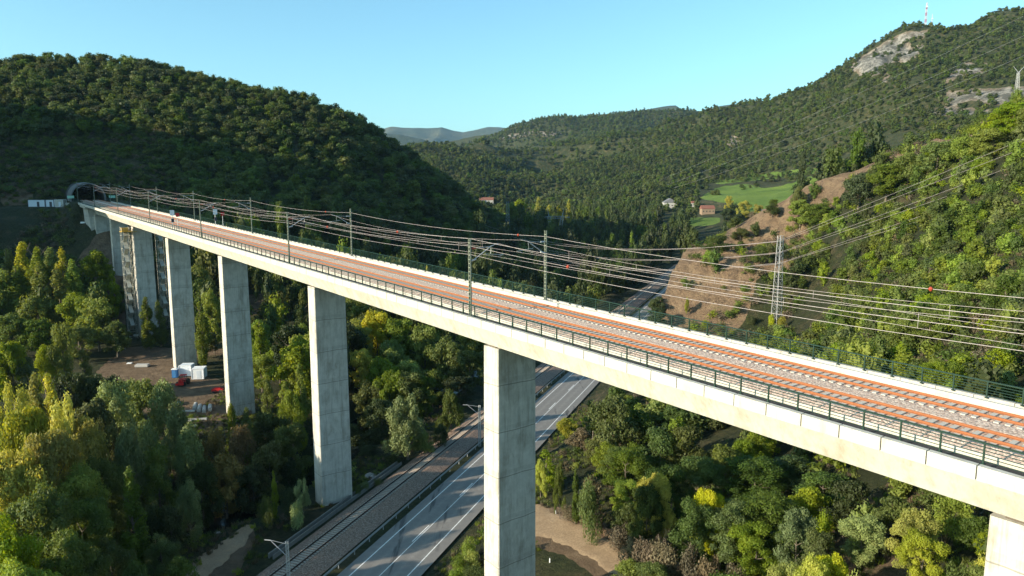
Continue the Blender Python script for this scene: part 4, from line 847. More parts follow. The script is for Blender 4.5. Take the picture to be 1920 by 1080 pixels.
for a in ((1155, 462, 400, 10, 'poplar', 'fresh'), (1185, 430, 430, 8, 'poplar', 'fresh'), (1010, 366, 640, 13, 'poplar', 'bright'), (1030, 378, 630, 12, 'poplar', 'yellow'), (1066, 372, 640, 12, 'poplar', 'bright'), (1048, 380, 650, 12, 'poplar', 'yellow'), (975, 372, 640, 16, 'broad', 'fresh'), (960, 378, 620, 14, 'broad', 'green')): T(a[0], a[1], a[2], a[4], a[5], a[3], 'in the shaded valley beyond the viaduct', None, 4)
for a in ((1395, 375, 416, 15, 'broad', 'yellow'), (1366, 366, 402, 10, 'broad', 'yellow'), (1364, 388, 432, 14, 'broad', 'dark'), (1418, 382, 415, 12, 'broad', 'yellow'), (1300, 390, 412, 9, 'broad', 'olive'), (1384, 398, 430, 10, 'broad', 'dark')): TB(a[0], a[1], a[2], a[4], a[5], a[3], 'beside the valley houses', 350)
for t_, o_, h_, w_ in ((172, 10.2, 11, 8), (182, 9.4, 13, 9), (192, 9.0, 12, 8), (163, 10.5, 9, 7)):
    p_ = RW(t_, o_); tree(p_.x, p_.y, 'broad', 'dark', h_, w_, KNAME['broad'], None, 'at the foot of the rock cutting', -.2)
NLIST = len(TREES)
# procedural fill, as real positions on the ground
def jitter(x0, x1, y0, y1, d):
    nx, ny = int((x1 - x0) / d) + 1, int((y1 - y0) / d) + 1; gx, gy = np.meshgrid(x0 + d * np.arange(nx), y0 + d * np.arange(ny))
    gx = gx + RNG.uniform(-.5, .5, gx.shape) * d * .95; gy = gy + RNG.uniform(-.5, .5, gy.shape) * d * .95; return gx.ravel(), gy.ravel()
def inview(x, y, z, mx=140):
    u, v = proj(x, y, z); return (y > 20) & (u > -mx) & (u < 1920 + mx) & (v < 1250)
ex = [(t['x'], t['y'], t['w'] / 2) for t in TREES]; EXX = np.array(ex)
def free(x, y, fac=.7):
    d = np.hypot(x[:, None] - EXX[None, :, 0], y[:, None] - EXX[None, :, 1]); return (d > EXX[None, :, 2] * fac + 1).all(1)
def hillsel(x, y, z): return (x < np.interp(y, [0, 220, 250, 300, 400, 520, 700, 760], [-250, -200, -136, -110, -30, 0, 10, -60])) & (z > 6)
def rightsel(x, y, z): return (x > np.interp(y, [0, 90, 140, 200, 290, 360], [8, 14, 18, 36, 62, 86])) & (z > 2.5)
FILL = []   # x, y, z, h, w, kind, key, zone
# valley woods behind and below the viaduct
x, y = jitter(-210, 170, 60, 760, 8.0); z = height(x, y); u, v = proj(x, y, z); tt, oo = road_uv(x, y); s_ = x * HD[0] + y * HD[1]; u_ = x * RP[0] + y * RP[1]
dR = seg_dist(x, y, RIVER)
k = inview(x, y, z) & ~hillsel(x, y, z) & (dR > 6.5) & ~((oo > -26) & (oo < 9) & (tt < 125)) & ~((oo > -20) & (oo < 9)) & ~((oo >= 9) & (y < 300)) & (np.abs(u_ - 47.2) > 9)
site = poly_in(u, v, [(200, 640), (200, 720), (330, 860), (470, 800), (470, 640), (330, 630)]) & (y < 260); field = poly_in(u, v, [(880, 385), (940, 390), (955, 430), (890, 432)])
lowleft = (y < 205) & (u_ < 36); front = (u_ < 60) & (y < 135) & (x > -60)
hz = np.zeros(x.shape, bool)
for zz_ in (4, 10, 16, 23):
    ut, vt_ = proj(x, y, z + zz_); hz |= poly_in(ut, vt_, [(1302, 372), (1500, 335), (1500, 420), (1385, 424), (1302, 424)]) & (y > 300); hz |= poly_in(ut, vt_, [(1244, 372), (1272, 372), (1272, 391), (1244, 391)]) & (y > 380)
k &= ~hz & ~site & ~field & ~lowleft & ~front & free(x, y) & ~poly_in(u, v, [(1290, 400), (1365, 400), (1360, 440), (1290, 440)]) & ~poly_in(u, v, [(1225, 380), (1380, 380), (1380, 402), (1225, 402)])
xo, yo = jitter(-165, -110, 10, 60, 9.5)  # unseen trees left of the view, added to cast shade over the road
uo, vo = proj(xo, yo, 10)
for a_, b_ in zip(xo[(uo < -60) | (vo > 1250)], yo[(uo < -60) | (vo > 1250)]): FILL.append((a_, b_, H1(a_, b_), RNG.uniform(12, 17), 9, 'broad', 'green', 'v'))
for i in np.argwhere(k).ravel():
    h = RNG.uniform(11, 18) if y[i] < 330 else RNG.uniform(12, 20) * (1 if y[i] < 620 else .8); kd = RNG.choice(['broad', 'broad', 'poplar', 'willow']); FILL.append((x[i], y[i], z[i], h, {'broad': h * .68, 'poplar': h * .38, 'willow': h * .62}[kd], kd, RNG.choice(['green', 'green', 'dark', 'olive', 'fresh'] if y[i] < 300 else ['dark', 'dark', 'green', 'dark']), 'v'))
# wood below the deck at the right and the slope behind it
x, y = jitter(0, 280, 45, 330, 4.4); z = height(x, y); u, v = proj(x, y, z); tt, oo = road_uv(x, y); u_ = x * RP[0] + y * RP[1]; s_ = x * HD[0] + y * HD[1]
bare = poly_in(u, v, [(1200, 660), (1230, 560), (1270, 480), (1300, 440), (1400, 395), (1560, 325), (1660, 280), (1830, 230), (1880, 235), (1720, 300), (1640, 330), (1560, 390), (1500, 430), (1530, 480), (1440, 520), (1400, 600), (1440, 660), (1330, 680)]) & (y > 190)
patch = vnoise(x, y, 16, 61) > .26; opening = poly_in(u, v, [(990, 930), (1080, 900), (1180, 960), (1420, 1000), (1460, 1100), (980, 1100)]) | poly_in(u, v, [(1690, 960), (1830, 840), (1900, 900), (1760, 1100), (1600, 1100)]) | poly_in(u, v, [(1040, 850), (1110, 780), (1130, 800), (1080, 900), (1040, 900)])
dist_deck = np.abs(u_ - 47.2)
k = inview(x, y, z, 80) & rightsel(x, y, z) & ~(bare & (RNG.random(len(x)) < .95)) & ~((opening) & (u_ < 60)) & (dist_deck > 8.5) & ~(poly_in(u, v, [(1290, 600), (1400, 560), (1500, 530), (1600, 600), (1580, 660), (1500, 690), (1330, 680)]) & (RNG.random(len(x)) < .75)) & free(x, y, .6) & ~((vnoise(x, y, 14, 61) > .24) & (u_ > 60)) & (oo > 11)
for i in np.argwhere(k).ravel():
    if u_[i] < 47 and RNG.random() < .1: continue
    near = u_[i] > 56; h = RNG.uniform(3.2, 7.0) if near else RNG.uniform(5, 9.5); kd = RNG.choice(['round', 'broad', 'round']); FILL.append((x[i], y[i], z[i], h, h * RNG.uniform(.85, 1.15), kd, RNG.choice(['green', 'fresh', 'leafy', 'olive', 'leafy', 'fresh'] if near else ['green', 'green', 'olive', 'dark', 'fresh']), 'r' if near else 'd'))
# pick the trees that show largest as individuals
def occl(x, y, z, h): 
    # hidden behind or under the deck?
    u, v = proj(x, y, z + h * .7); 
    return False
FA = np.array([(f[0], f[1], f[2], f[3], f[4]) for f in FILL]); zc = FA[:, 1]; ub, vb = proj(FA[:, 0], FA[:, 1], FA[:, 2] + FA[:, 3] * .6)
near_line = 338.4 + .291 * ub; far_line = 330 + .225 * ub
vis = (ub > -40) & (ub < 1960) & ~((vb > far_line - 5) & (vb < near_line + 50)) & (vb < 1110)
size = np.where(vis, FA[:, 3] * FA[:, 4] / zc ** 2, 0); order = np.argsort(-size); NIND = 300 - NLIST if NLIST < 290 else 10
NIND = max(60, 290 - NLIST); chosen = set(order[:NIND].tolist())
ZN = dict(v='in the wood behind the viaduct', r='on the sunlit right slope', d='below the right half of the deck')
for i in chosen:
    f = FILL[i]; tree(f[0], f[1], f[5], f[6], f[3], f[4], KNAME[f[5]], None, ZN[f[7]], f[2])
LOOK = dict(leafy='mid green', green='green', fresh='fresh green', yellow='yellow green', bright='bright yellow', silver='grey green', dark='dark green', olive='olive green', rust='russet', dry='dry brown')
CAT = dict(broad='tree', round='oak', poplar='poplar', willow='willow', shrub='shrub', pine='pine'); NOUN = dict(broad='leafy tree', round='round oak', poplar='slender poplar', willow='feathery willow', shrub='low shrub', pine='young pine')
NW = ['', 'first', 'second', 'third', 'fourth', 'fifth', 'sixth', 'seventh', 'eighth', 'ninth', 'tenth', '11th', '12th', '13th', '14th', '15th', '16th', '17th', '18th', '19th', '20th', '21st', '22nd', '23rd'] + [f'{i}th' for i in range(24, 31)] + ['31st', '32nd', '33rd'] + [f'{i}th' for i in range(34, 41)] + ['41st', '42nd', '43rd'] + [f'{i}th' for i in range(44, 51)] + ['51st', '52nd', '53rd'] + [f'{i}th' for i in range(54, 99)]
grp = {}
for t in TREES: grp.setdefault((t['key'], t['kind'], t['place']), []).append(t)
for (key, kind, place), ts in grp.items():
    ts.sort(key=lambda t: proj(t['x'], t['y'], t['z'])[0])
    for i, t in enumerate(ts):
        base = f"{LOOK[key]} {NOUN[kind]} {place}"; t['label'] = base if len(ts) == 1 else (f"{NW[i + 1]} {LOOK[key]} {NOUN[kind]} from the left {place}")
for i, t in enumerate(TREES):
    r = random.Random(i * 7 + 1); ps = NEARP['fine_' + t['kind'] if (t['y'] < 112 and t['kind'] in ('broad', 'willow')) else t['kind']]; cm, tm = ps[r.randrange(len(ps))]
    sx = t['w'] / PW[t['kind']]; sz = t['h'] / PH[t['kind']]
    root = empty(t['name'], (t['x'], t['y'], t['z'] - .15), t['label'], CAT[t['kind']], 'trees and shrubs ' + t['place'], r.uniform(0, 6.28))
    cr = bpy.data.objects.new('crown', cm); link(cr, root); cr.scale = (sx, sx, sz); cr.material_slots[0].link = 'OBJECT'; cr.material_slots[0].material = LEAF[t['key']]
    if t['kind'] != 'shrub': tr = bpy.data.objects.new('trunk', tm); link(tr, root); tr.scale = (sx, sx, sz)
# the rest of those woods, one mass each
midcol, midk = proto_set('mid_crowns', MIDM, ['green', 'dark', 'olive', 'fresh', 'yellow'])
rest = [f for i, f in enumerate(FILL) if i not in chosen]
def pid_for(keys, kinds, ks, wide=False):
    out = []
    for key, kd in zip(keys, kinds):
        key = key if key in ks else ('fresh' if key == 'leafy' and RNG.random() < .5 else 'green'); base = RNG.choice([3]) if kd == 'poplar' else RNG.choice([0, 1, 2] if wide else [0, 1, 2, 4]); out.append(base * len(ks) + ks.index(key))
    return out
KS = ['green', 'dark', 'olive', 'fresh', 'yellow']
for zone, nm, lb in (('v', 'valley_wood', 'shaded mass of tall trees filling the valley floor behind the viaduct, with unseen trees added at left for shade'), ('r', 'hillside_thicket', 'sunlit green thicket covering the slope behind the far railing'), ('d', 'lower_thicket', 'dense low oak wood under the right half of the deck')):
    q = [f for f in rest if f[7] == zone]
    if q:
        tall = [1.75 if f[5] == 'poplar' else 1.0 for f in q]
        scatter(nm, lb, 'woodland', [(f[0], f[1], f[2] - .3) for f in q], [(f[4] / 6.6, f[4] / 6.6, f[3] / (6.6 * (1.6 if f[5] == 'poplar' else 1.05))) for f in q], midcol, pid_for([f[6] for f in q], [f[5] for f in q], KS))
# wooded hill on the left
x, y = jitter(-420, 60, 215, 720, 5.6); z = height(x, y); u, v = proj(x, y, z); s_ = x * HD[0] + y * HD[1]; u_ = x * RP[0] + y * RP[1]
k = inview(x, y, z, 260) & hillsel(x, y, z) & ~((u_ > 37) & (u_ < 58) & (s_ < 356)) & ~((x < -180) & (x > -236) & (y > 285) & (y < 309)) & (np.hypot(x, y) < 780)
low = poly_in(u, v, [(-200, 285), (120, 262), (290, 258), (300, 330), (330, 380), (330, 470), (150, 520), (-200, 470)]); opens = (vnoise(x, y, 14, 71) > .02) & low
k &= ~(poly_in(u, v, [(140, 390), (240, 400), (240, 540), (140, 540)]) & (RNG.random(len(x)) < .8)) & ~(low & (y < 300) & (RNG.random(len(x)) < .75)) & free(x, y, .5)
idx = np.argwhere(k).ravel(); hh = np.where(low[idx], RNG.uniform(1.6, 4.2, len(idx)), RNG.uniform(5.0, 9.5, len(idx)) * np.where(u[idx] > 640, 1.25, 1)); ww = np.where(low[idx], hh * 1.8, hh * RNG.uniform(1.0, 1.4, len(idx)))
scatter('hill_wood', 'dense oak wood covering the dark hill above the tunnel mouth', 'woodland', np.stack([x[idx], y[idx], z[idx] - .4], 1), np.stack([ww / 6.6, ww / 6.6, hh / 6.6], 1), midcol, pid_for(RNG.choice(['green', 'green', 'dark', 'green', 'olive'], len(idx)), ['broad'] * len(idx), KS, True))
# distant hills
farcol, _ = proto_set('far_crowns', FARM, ['green', 'dark', 'olive'])
def farwood(nm, lb, x, y, dens, hmin, hmax, extra=None):
    z = height(x, y); u, v = proj(x, y, z); k = inview(x, y, z, 60) & (v < 470) & dens(x, y, z, u, v); idx = np.argwhere(k).ravel(); n = len(idx)
    hh = RNG.uniform(hmin, hmax, n); ww = hh * RNG.uniform(1.2, 1.8, n); scatter(nm, lb, 'woodland', np.stack([x[idx], y[idx], z[idx] - .5], 1), np.stack([ww / 6.6, ww / 6.6, hh / 6.6], 1), farcol, RNG.integers(0, 9, n)); print(nm, n)
bare_p = [[(1590, 128), (1625, 100), (1680, 66), (1745, 52), (1740, 66), (1700, 80), (1730, 95), (1700, 120), (1668, 118), (1650, 145), (1610, 145)], [(1765, 158), (1800, 118), (1860, 118), (1840, 140), (1780, 162)], [(1765, 200), (1775, 170), (1870, 162), (1930, 158), (1930, 190), (1860, 200)], [(1740, 215), (1760, 200), (1880, 206), (1860, 235), (1810, 220)],
          [(1290, 372), (1340, 340), (1560, 312), (1560, 345), (1470, 375), (1440, 400), (1330, 398)], [(1650, 158), (1662, 132), (1672, 136), (1664, 158)], [(1708, 112), (1726, 78), (1735, 84), (1720, 110)]]
def dens_far(x, y, z, u, v):
    b = np.zeros(x.shape, bool)
    for p in bare_p: b |= poly_in(u, v, p)
    q = vnoise(x, y, 55, 81) + .6 * vnoise(x, y, 19, 82); thin = (u > 1500) & (v > 40)
    keep = q < np.where(u > 1560, .34, np.where(u < 1080, .38, .6))
    hedge = (vnoise(x, y, 34, 84) > .20)
    rr = np.hypot(x, y)
    return (rr > 770) & (~b | (RNG.random(len(x)) < .34)) & keep & ~((y < 1000) & (u < 1560) & (u > 1310) & (v > 342) & ~hedge) & ~poly_in(u, v, [(860, 274), (1110, 276), (1110, 282), (860, 281)])
x, y = jitter(-420, 1150, 560, 1500, 7.6); farwood('mountain_wood', 'scrubby oak wood on the tall mountain with pale crags at the right', x, y, dens_far, 4, 7.5)
x, y = jitter(-700, 1500, 1500, 2700, 12.5); farwood('distant_wood', 'distant dark wood on the ridge below the skyline', x, y, dens_far, 6, 10)
x, y = jitter(90, 700, 330, 800, 9.0); farwood('slope_wood', 'oak wood between the right hill crest and the mountain', x, y, lambda x, y, z, u, v: (np.hypot(x, y) < 775) & (u > 1360) & (vnoise(x, y, 50, 86) < .2) & ~(poly_in(*proj(x, y, z + 5), [(1300, 345), (1540, 315), (1540, 350), (1480, 404), (1300, 404)]) & (vnoise(x, y, 26, 88) < .22)) & (y > 340), 5, 9)
#@@PART4
# ------------------------------------------------------------------ grass and low cover near the camera
def tuft_mesh(seed, n=26, h=.55):
    g = np.random.default_rng(seed); a = g.uniform(0, 6.283, n); r = g.uniform(0, .35, n); x = np.cos(a) * r; y = np.sin(a) * r; hh = h * g.uniform(.4, 1, n); t = g.uniform(0, 6.283, n); w = .045
    lx, ly = g.normal(0, .16, n), g.normal(0, .16, n); z0 = np.zeros(n)
    V = np.stack([np.stack([x - np.cos(t) * w, y - np.sin(t) * w, z0], -1), np.stack([x + np.cos(t) * w, y + np.sin(t) * w, z0], -1), np.stack([x + lx + np.cos(t) * w * .4, y + ly + np.sin(t) * w * .4, hh], -1), np.stack([x + lx - np.cos(t) * w * .4, y + ly - np.sin(t) * w * .4, hh], -1)], 1)
    return quadmesh('tuft', V)
lowm = [tuft_mesh(1), tuft_mesh(2, 34, .7), leaf_mesh('low', crown_pts('shrub', 5), 160, .42, 3, core=False)]
lowcol, _ = proto_set('low_cover', lowm, ['green', 'dry', 'olive', 'fresh'])
x, y = jitter(-70, 110, 55, 165, 1.0); z = height(x, y); u, v = proj(x, y, z); tt, oo = road_uv(x, y); q = vnoise(x, y, 9, 91) + .5 * vnoise(x, y, 3, 92)
path = poly_in(u, v, [(990, 965), (1050, 950), (1110, 985), (1255, 1100), (1200, 1110), (1130, 1095), (1050, 1045), (990, 1025)]) | poly_in(u, v, [(320, 1100), (400, 1040), (470, 980), (480, 1010), (430, 1100)])
k = inview(x, y, z, 20) & ~((oo > -17.5) & (oo < 6.2)) & (seg_dist(x, y, [t_[:2] for t_ in TRK]) > 3.0) & ~path & (seg_dist(x, y, RIVER) > 6) & (v < 1120) & (q > -.18)
idx = np.argwhere(k).ravel(); n = len(idx); sc = RNG.uniform(.5, 1.3, n); pidk = np.where(RNG.random(n) < .12, 8, np.where(RNG.random(n) < .5, 0, 4)) + RNG.choice([0, 1, 1, 2, 3, 0], n)
scatter('grass', 'tufts of grass and low weeds on the banks below the viaduct', 'grass', np.stack([x[idx], y[idx], z[idx] - .03], 1), np.stack([sc, sc, sc], 1) * np.where(pidk >= 8, .5, 1)[:, None], lowcol, pidk); print('grass', n)
x, y = jitter(40, 260, 90, 320, 2.6); z = height(x, y); u, v = proj(x, y, z)
k = inview(x, y, z, 20) & rightsel(x, y, z) & (v < 760) & ((vnoise(x, y, 12, 93) > -.1)); rocky = poly_in(u, v, [(1200, 660), (1230, 560), (1270, 480), (1300, 440), (1400, 395), (1560, 325), (1660, 280), (1640, 330), (1560, 370), (1440, 450), (1380, 560), (1330, 640)]); k &= ~(rocky & (RNG.random(len(x)) < .90))
idx = np.argwhere(k).ravel(); n = len(idx); sc = RNG.uniform(.6, 1.6, n); pidk = 8 + RNG.choice([0, 1, 2, 3, 3, 0], n)
scatter('brush', 'low green and brown brush between the oaks on the right slope', 'brush', np.stack([x[idx], y[idx], z[idx] - .1], 1), np.stack([sc, sc, sc * .9], 1), lowcol, pidk); print('brush', n)

x, y = jitter(-330, -120, 230, 380, 2.4); z = height(x, y); u, v = proj(x, y, z); s_ = x * HD[0] + y * HD[1]; u_ = x * RP[0] + y * RP[1]
k = inview(x, y, z, 20) & (u < 320) & (v > 225) & (v < 470) & ~((u_ > 38.5) & (u_ < 56) & (s_ < 356)) & ~((x < -182) & (x > -236) & (y > 291) & (y < 306)) & (vnoise(x, y, 13, 95) > -.25) & ~poly_in(u, v, [(140, 425), (240, 430), (240, 540), (140, 540)])
idx = np.argwhere(k).ravel(); n = len(idx); sc = RNG.uniform(.6, 1.5, n)
scatter('tunnel_scrub', 'dark low scrub on the shaded slope around the tunnel mouth', 'brush', np.stack([x[idx], y[idx], z[idx] - .1], 1), np.stack([sc, sc, sc * .8], 1), lowcol, 8 + RNG.choice([0, 0, 2, 1], n)); print('tunnel scrub', n)

# ------------------------------------------------------------------ pylons and long power lines
def lattice(b, base, top, w0, w1, n, r=.06, rb=.035, rz=0.0):
    base, top = Vector(base), Vector(top)
    def cs(t):
        c = base.lerp(top, t); w = (w0 + (w1 - w0) * t) / 2; return [c + Vector(((a * math.cos(rz) - d * math.sin(rz)) * w, (a * math.sin(rz) + d * math.cos(rz)) * w, 0)) for a, d in ((-1, -1), (1, -1), (1, 1), (-1, 1))]
    c0 = cs(0)
    ts = [1 - (1 - i / n) ** .92 for i in range(n + 1)]
    for i in range(n):
        a, c = cs(ts[i]), cs(ts[i + 1])
        for j in range(4):
            b.tube(a[j], c[j], r, 4); b.tube(a[j], c[(j + 1) % 4], rb, 3); b.tube(a[(j + 1) % 4], c[j], rb, 3); b.tube(c[j], c[(j + 1) % 4], rb, 3)
M_PYL = flat('pale_galvanised_lattice', (0.36, 0.37, 0.38), .55, .25, .08); M_PYL2 = flat('dull_galvanised_lattice', (0.26, 0.30, 0.33), .6, .3, .1)
tx, ty, tz = GP(1455, 606, 180, 300)
TT_ = P(1456, 442, ty)
root = empty('lattice_pylon', (tx, ty, tz), 'slim pale lattice pylon standing on the slope behind the far railing', 'pylon')
b = MB(); b_top = Vector((tx, ty, TT_[2])); lattice(b, (tx, ty, tz - .5), b_top, 2.5, 1.3, 13, .085, .04, .5); b.build('tower', M_PYL, root)
ad = Vector((math.cos(.9), math.sin(.9), 0))
ARM = []
for k_, (py_) in enumerate((452, 474, 494)):
    zz = P(1456, py_, ty)[2]; c = Vector((tx, ty, zz))
    for sg in (-1, 1):
        b = MB(); e = c + ad * sg * 3.0; b.tube(c + ad * sg * .6 + Vector((0, 0, .5)), e, .07, 4); b.tube(c + ad * sg * .6 - Vector((0, 0, .4)), e, .07, 4); b.build('cross_arm', M_PYL, root); ARM.append(e)
def pw(label, a, c, d, r=.035, mat=None, n=14, group='power line conductors'):
    pts = sag(a, c, d, n); root = empty('power_line', pts[0], label, 'power line', group); b = MB(); b.poly(pts, r, 4); b.build('wire', mat or M_WIRE, root)
ROW = ['top', 'second', 'third', 'fourth', 'fifth', 'lowest']
for i, (yy, (sx_, sy_)) in enumerate(zip((257, 274, 300, 315, 337, 350), ((1462, 446), (1470, 448), (1462, 470), (1474, 474), (1464, 491), (1474, 494)))):
    a = ARM[i]; M_ = Vector(P(1920, yy, 197.5)); tpar = .337; E_ = a + (M_ - a) / tpar; pw(f'{ROW[i]} of the six conductors rising from the slim pylon to the right edge', a, E_, .6, .035)
px2, py2, pz2 = P(885, 412, 480); gz = H1(px2, py2)
root = empty('lattice_pylon', (px2, py2, gz), 'dim grey lattice pylon against the dark hill foot left of the valley', 'pylon')
b = MB(); lattice(b, (px2, py2, gz - 1), (px2, py2, pz2), 4.2, 1.8, 11, .13, .06); b.build('tower', M_PYL2, root); A2 = []
for yy in (416, 428, 440):
    zz = P(885, yy, 480)[2]
    for sg in (-1, 1):
        b = MB(); c = Vector((px2, py2, zz)); e = c + Vector((sg * 4.0, 0, -.3)); b.tube(c + Vector((sg * .8, 0, .8)), e, .09, 4); b.tube(c + Vector((sg * .8, 0, -.4)), e, .09, 4); b.build('cross_arm', M_PYL2, root); A2.append(e)
for i in range(6):
    pw(f'{ROW[i]} of the six conductors sagging from the slim pylon across the valley', ARM[i], A2[i], 9.0 + (i // 2) * .6, .05)
def vpylon(px, top, Y, label, width, mat):
    x, y, zt = P(px, top, Y); g = H1(x, y); H = zt - g; root = empty('lattice_pylon', (x, y, g), label, 'pylon')
    for sg in (-1, 1):
        b = MB(); lattice(b, (x + sg * width * .12, y, g - .5), (x + sg * width * .5, y, g + H * .78), 1.2, 2.2, 7, .14, .07); b.build('leg', mat, root)
        b = MB(); b.tube((x + sg * width * .5, y, g + H * .78), (x + sg * width * .62, y, zt), .3, 4, .1); b.build('peak', mat, root)
    b = MB(); zb = g + H * .76
    for dz in (-.8, .8): b.tube((x - width * 1.05, y, zb + .0 * dz), (x - width * .5, y, zb + dz), .14, 4); b.tube((x + width * 1.05, y, zb), (x + width * .5, y, zb + dz), .14, 4); b.tube((x - width * .5, y, zb + dz), (x + width * .5, y, zb + dz), .14, 4)
    for k in range(8):
        xa = x - width * .5 + width * k / 8; b.tube((xa, y, zb - .8), (xa + width / 16, y, zb + .8), .08, 3); b.tube((xa + width / 16, y, zb + .8), (xa + width / 8, y, zb - .8), .08, 3)
    b.build('cross_beam', mat, root); return Vector((x, y, zb))
V1 = vpylon(1042, 390, 560, 'grey V shaped lattice pylon standing in the shaded valley wood', 10.5, M_PYL2)
px3, py3, pz3 = P(952, 378, 560); gz = H1(px3, py3); root = empty('lattice_pylon', (px3, py3, gz), 'thin bluish lattice pylon in front of the valley poplars', 'pylon'); b = MB(); lattice(b, (px3, py3, gz), (px3, py3, pz3), 3.5, 1.6, 11, .12, .05); b.build('tower', M_PYL2, root)
x, y, g = GP(1905, 184, 500); zt = P(1905, 124, y)[2]; H = zt - g
root = empty('lattice_pylon', (x, y, g), 'pale Y shaped pylon below the crags at the right edge', 'pylon'); b = MB(); lattice(b, (x, y, g - 1), (x, y, g + H * .8), 3.6, 1.8, 9, .16, .08); b.build('tower', M_PYL, root)
for sg in (-1, 1): b = MB(); b.tube((x, y, g + H * .8), (x + sg * 6.5, y, zt), .45, 4, .2); b.build('cross_arm', M_PYL, root)
for i, (ya, yb) in enumerate(((338, 26), (347, 62), (352, 98))):
    a = Vector(P(1236 + i * 14, ya, 640)); c = Vector(P(1920, yb, 430)); e = a + (c - a) * 1.12
    pw(f'{ROW[i]} of three long conductors crossing high in front of the far mountain', a, e, 3.0 + i, .045, M_PYL)
M_RW = NT('red_white_bands'); sp = M_RW.n('ShaderNodeSeparateXYZ'); M_RW.l(M_RW.pos(), sp.inputs[0]); f = M_RW.math('LESS_THAN', M_RW.math('FRACT', M_RW.math('DIVIDE', sp.outputs['Z'], 11.0)), .5); M_RW.col(M_RW.mix(f, (.45, .45, .47), (.34, .12, .10))); M_RW = M_RW.m
for (u_0, vt, vb, w, lb) in ((1735, 5, 47, 2.6, 'tall red and white antenna mast on the mountain top'), (1747, 27, 46, 1.0, 'short grey antenna mast beside the tall one on the mountain top')):
    x, y, _ = P(u_0, vb, 1300); g = H1(x, y); zt = P(u_0, vt, 1300)[2]; root = empty('antenna_mast', (x, y, g), lb, 'antenna'); b = MB(); lattice(b, (x, y, g - 2), (x, y, zt), w, w * .6, 12, .22 if w > 2 else .14, .12 if w > 2 else .07); b.build('lattice', M_RW if w > 2 else M_PYL, root)
    b = MB(); b.tube((x - 1.5, y - .5, zt - 7), (x + 1.2, y - 1.2, zt - 7), 1.4 if w > 2 else .5, 8); b.build('dish_antenna', M_WHITE, root)

# ------------------------------------------------------------------ scaffold towers at the sixth pier
M_SCAF = flat('scaffold_tube', (0.45, 0.44, 0.38), .6, .2, .3, 1.2); M_YEL = flat('yellow_platform', (0.55, 0.36, 0.06), .7)
for u0, lb, ztop in ((42.6, 'scaffold stair tower with yellow platform on the near side of the sixth pier', -4.5), (52.4, 'dark scaffold stair tower on the far side of the sixth pier', -4.7)):
    s0 = 246.0; gb = H1(*B(s0, u0)[:2]); root = empty('scaffold_tower', (B(s0, u0).x, B(s0, u0).y, gb), lb, 'scaffold', 'scaffold towers beside the sixth pier')
    top = B(s0, u0, ztop).z; b = MB(); W2 = 1.15; L2 = 1.5
    def cc(a, c, z): q = HD * (s0 + a * L2) + RP * (u0 + c * W2); return Vector((q[0], q[1], z))
    for a in (-1, 0, 1):
        for c in (-1, 1): b.tube(cc(a, c, gb - .3), cc(a, c, top), .055, 4)
    zz = gb + .5; k = 0
    while zz < top - .5:
        for c in (-1, 1): b.tube(cc(-1, c, zz), cc(1, c, zz), .045, 3); b.tube(cc(-1 if k % 2 else 1, c, zz), cc(1 if k % 2 else -1, c, min(top, zz + 2)), .05, 3)
        for a in (-1, 1): b.tube(cc(a, -1, zz), cc(a, 1, zz), .045, 3)
        zz += 2.0; k += 1
    b.build('frame', M_SCAF, root); b = MB(); zz = gb + 2.5; k = 0
    while zz < top - 1:
        sg = 1 if k % 2 else -1; b.box8([cc(-sg * .9, -.5, zz), cc(-sg * .9, .5, zz), cc(sg * .9, .5, zz + 1.9), cc(sg * .9, -.5, zz + 1.9)] + [cc(-sg * .9, -.5, zz + .12), cc(-sg * .9, .5, zz + .12), cc(sg * .9, .5, zz + 2.02), cc(sg * .9, -.5, zz + 2.02)]); zz += 2; k += 1
    b.build('stairs', M_SCAF, root)
    if u0 < 45:
        b = MB(); b.box8([cc(a, c, top - 1.5 + e) for e in (0, .15) for a, c in ((-1.2, -1.1), (1.2, -1.1), (1.2, 2.6), (-1.2, 2.6))]); b.box8([cc(a, c, top - 1.3 + e) for e in (0, 1.1) for a, c in ((-.9, -1.0), (-.2, -1.0), (-.2, .6), (-.9, .6))]); b.build('platform', M_YEL, root)

# ------------------------------------------------------------------ signals and boards on the deck, terrace and portal
M_BLK = flat('matt_black', (0.02, 0.02, 0.022), .7); M_REDP = flat('red_signal_paint', (0.42, 0.02, 0.02), .5); M_SGRN = flat('pale_green_board', (0.32, 0.55, 0.42), .6); M_CAB = flat('white_cabin_panel', (0.62, 0.67, 0.72), .6, 0, .06); M_DARK = flat('dark_grey_metal', (0.06, 0.06, 0.07), .6)
for s0, u0, side in ((185.1, 42.4, 'near'), (186.0, 52.6, 'far')):
    base = B(s0, u0, -.5); root = empty('railway_signal', base, f'grey post signal with white board and dark box by the {side} track', 'signal', 'signals on the viaduct')
    b = MB(); b.tube(base, base + Vector((0, 0, 4.2)), .09, 8); b.build('post', M_GALV, root)
    b = MB(); b.bbox(s0 - .12, s0 - .10, u0 - .5, u0 + .5, 2.5, 3.8); b.build('board', M_WHITE, root); b = MB(); b.bbox(s0 - .35, s0 - .12, u0 - .3, u0 + .3, .9, 1.8); b.build('signal_head', M_DARK, root)
for s0, u0, side in ((180.1, 42.4, 'near'), (179.9, 52.6, 'far')):
    base = B(s0, u0, -.5); root = empty('railway_signal', base, f'thin post with red square target by the {side} track', 'signal', 'signals on the viaduct')
    b = MB(); b.tube(base, base + Vector((0, 0, 3.6)), .07, 8); b.build('post', M_GALV, root); b = MB(); b.bbox(s0 - .10, s0 - .075, u0 - .4, u0 + .4, 2.5, 3.4); b.build('target', M_REDP, root)
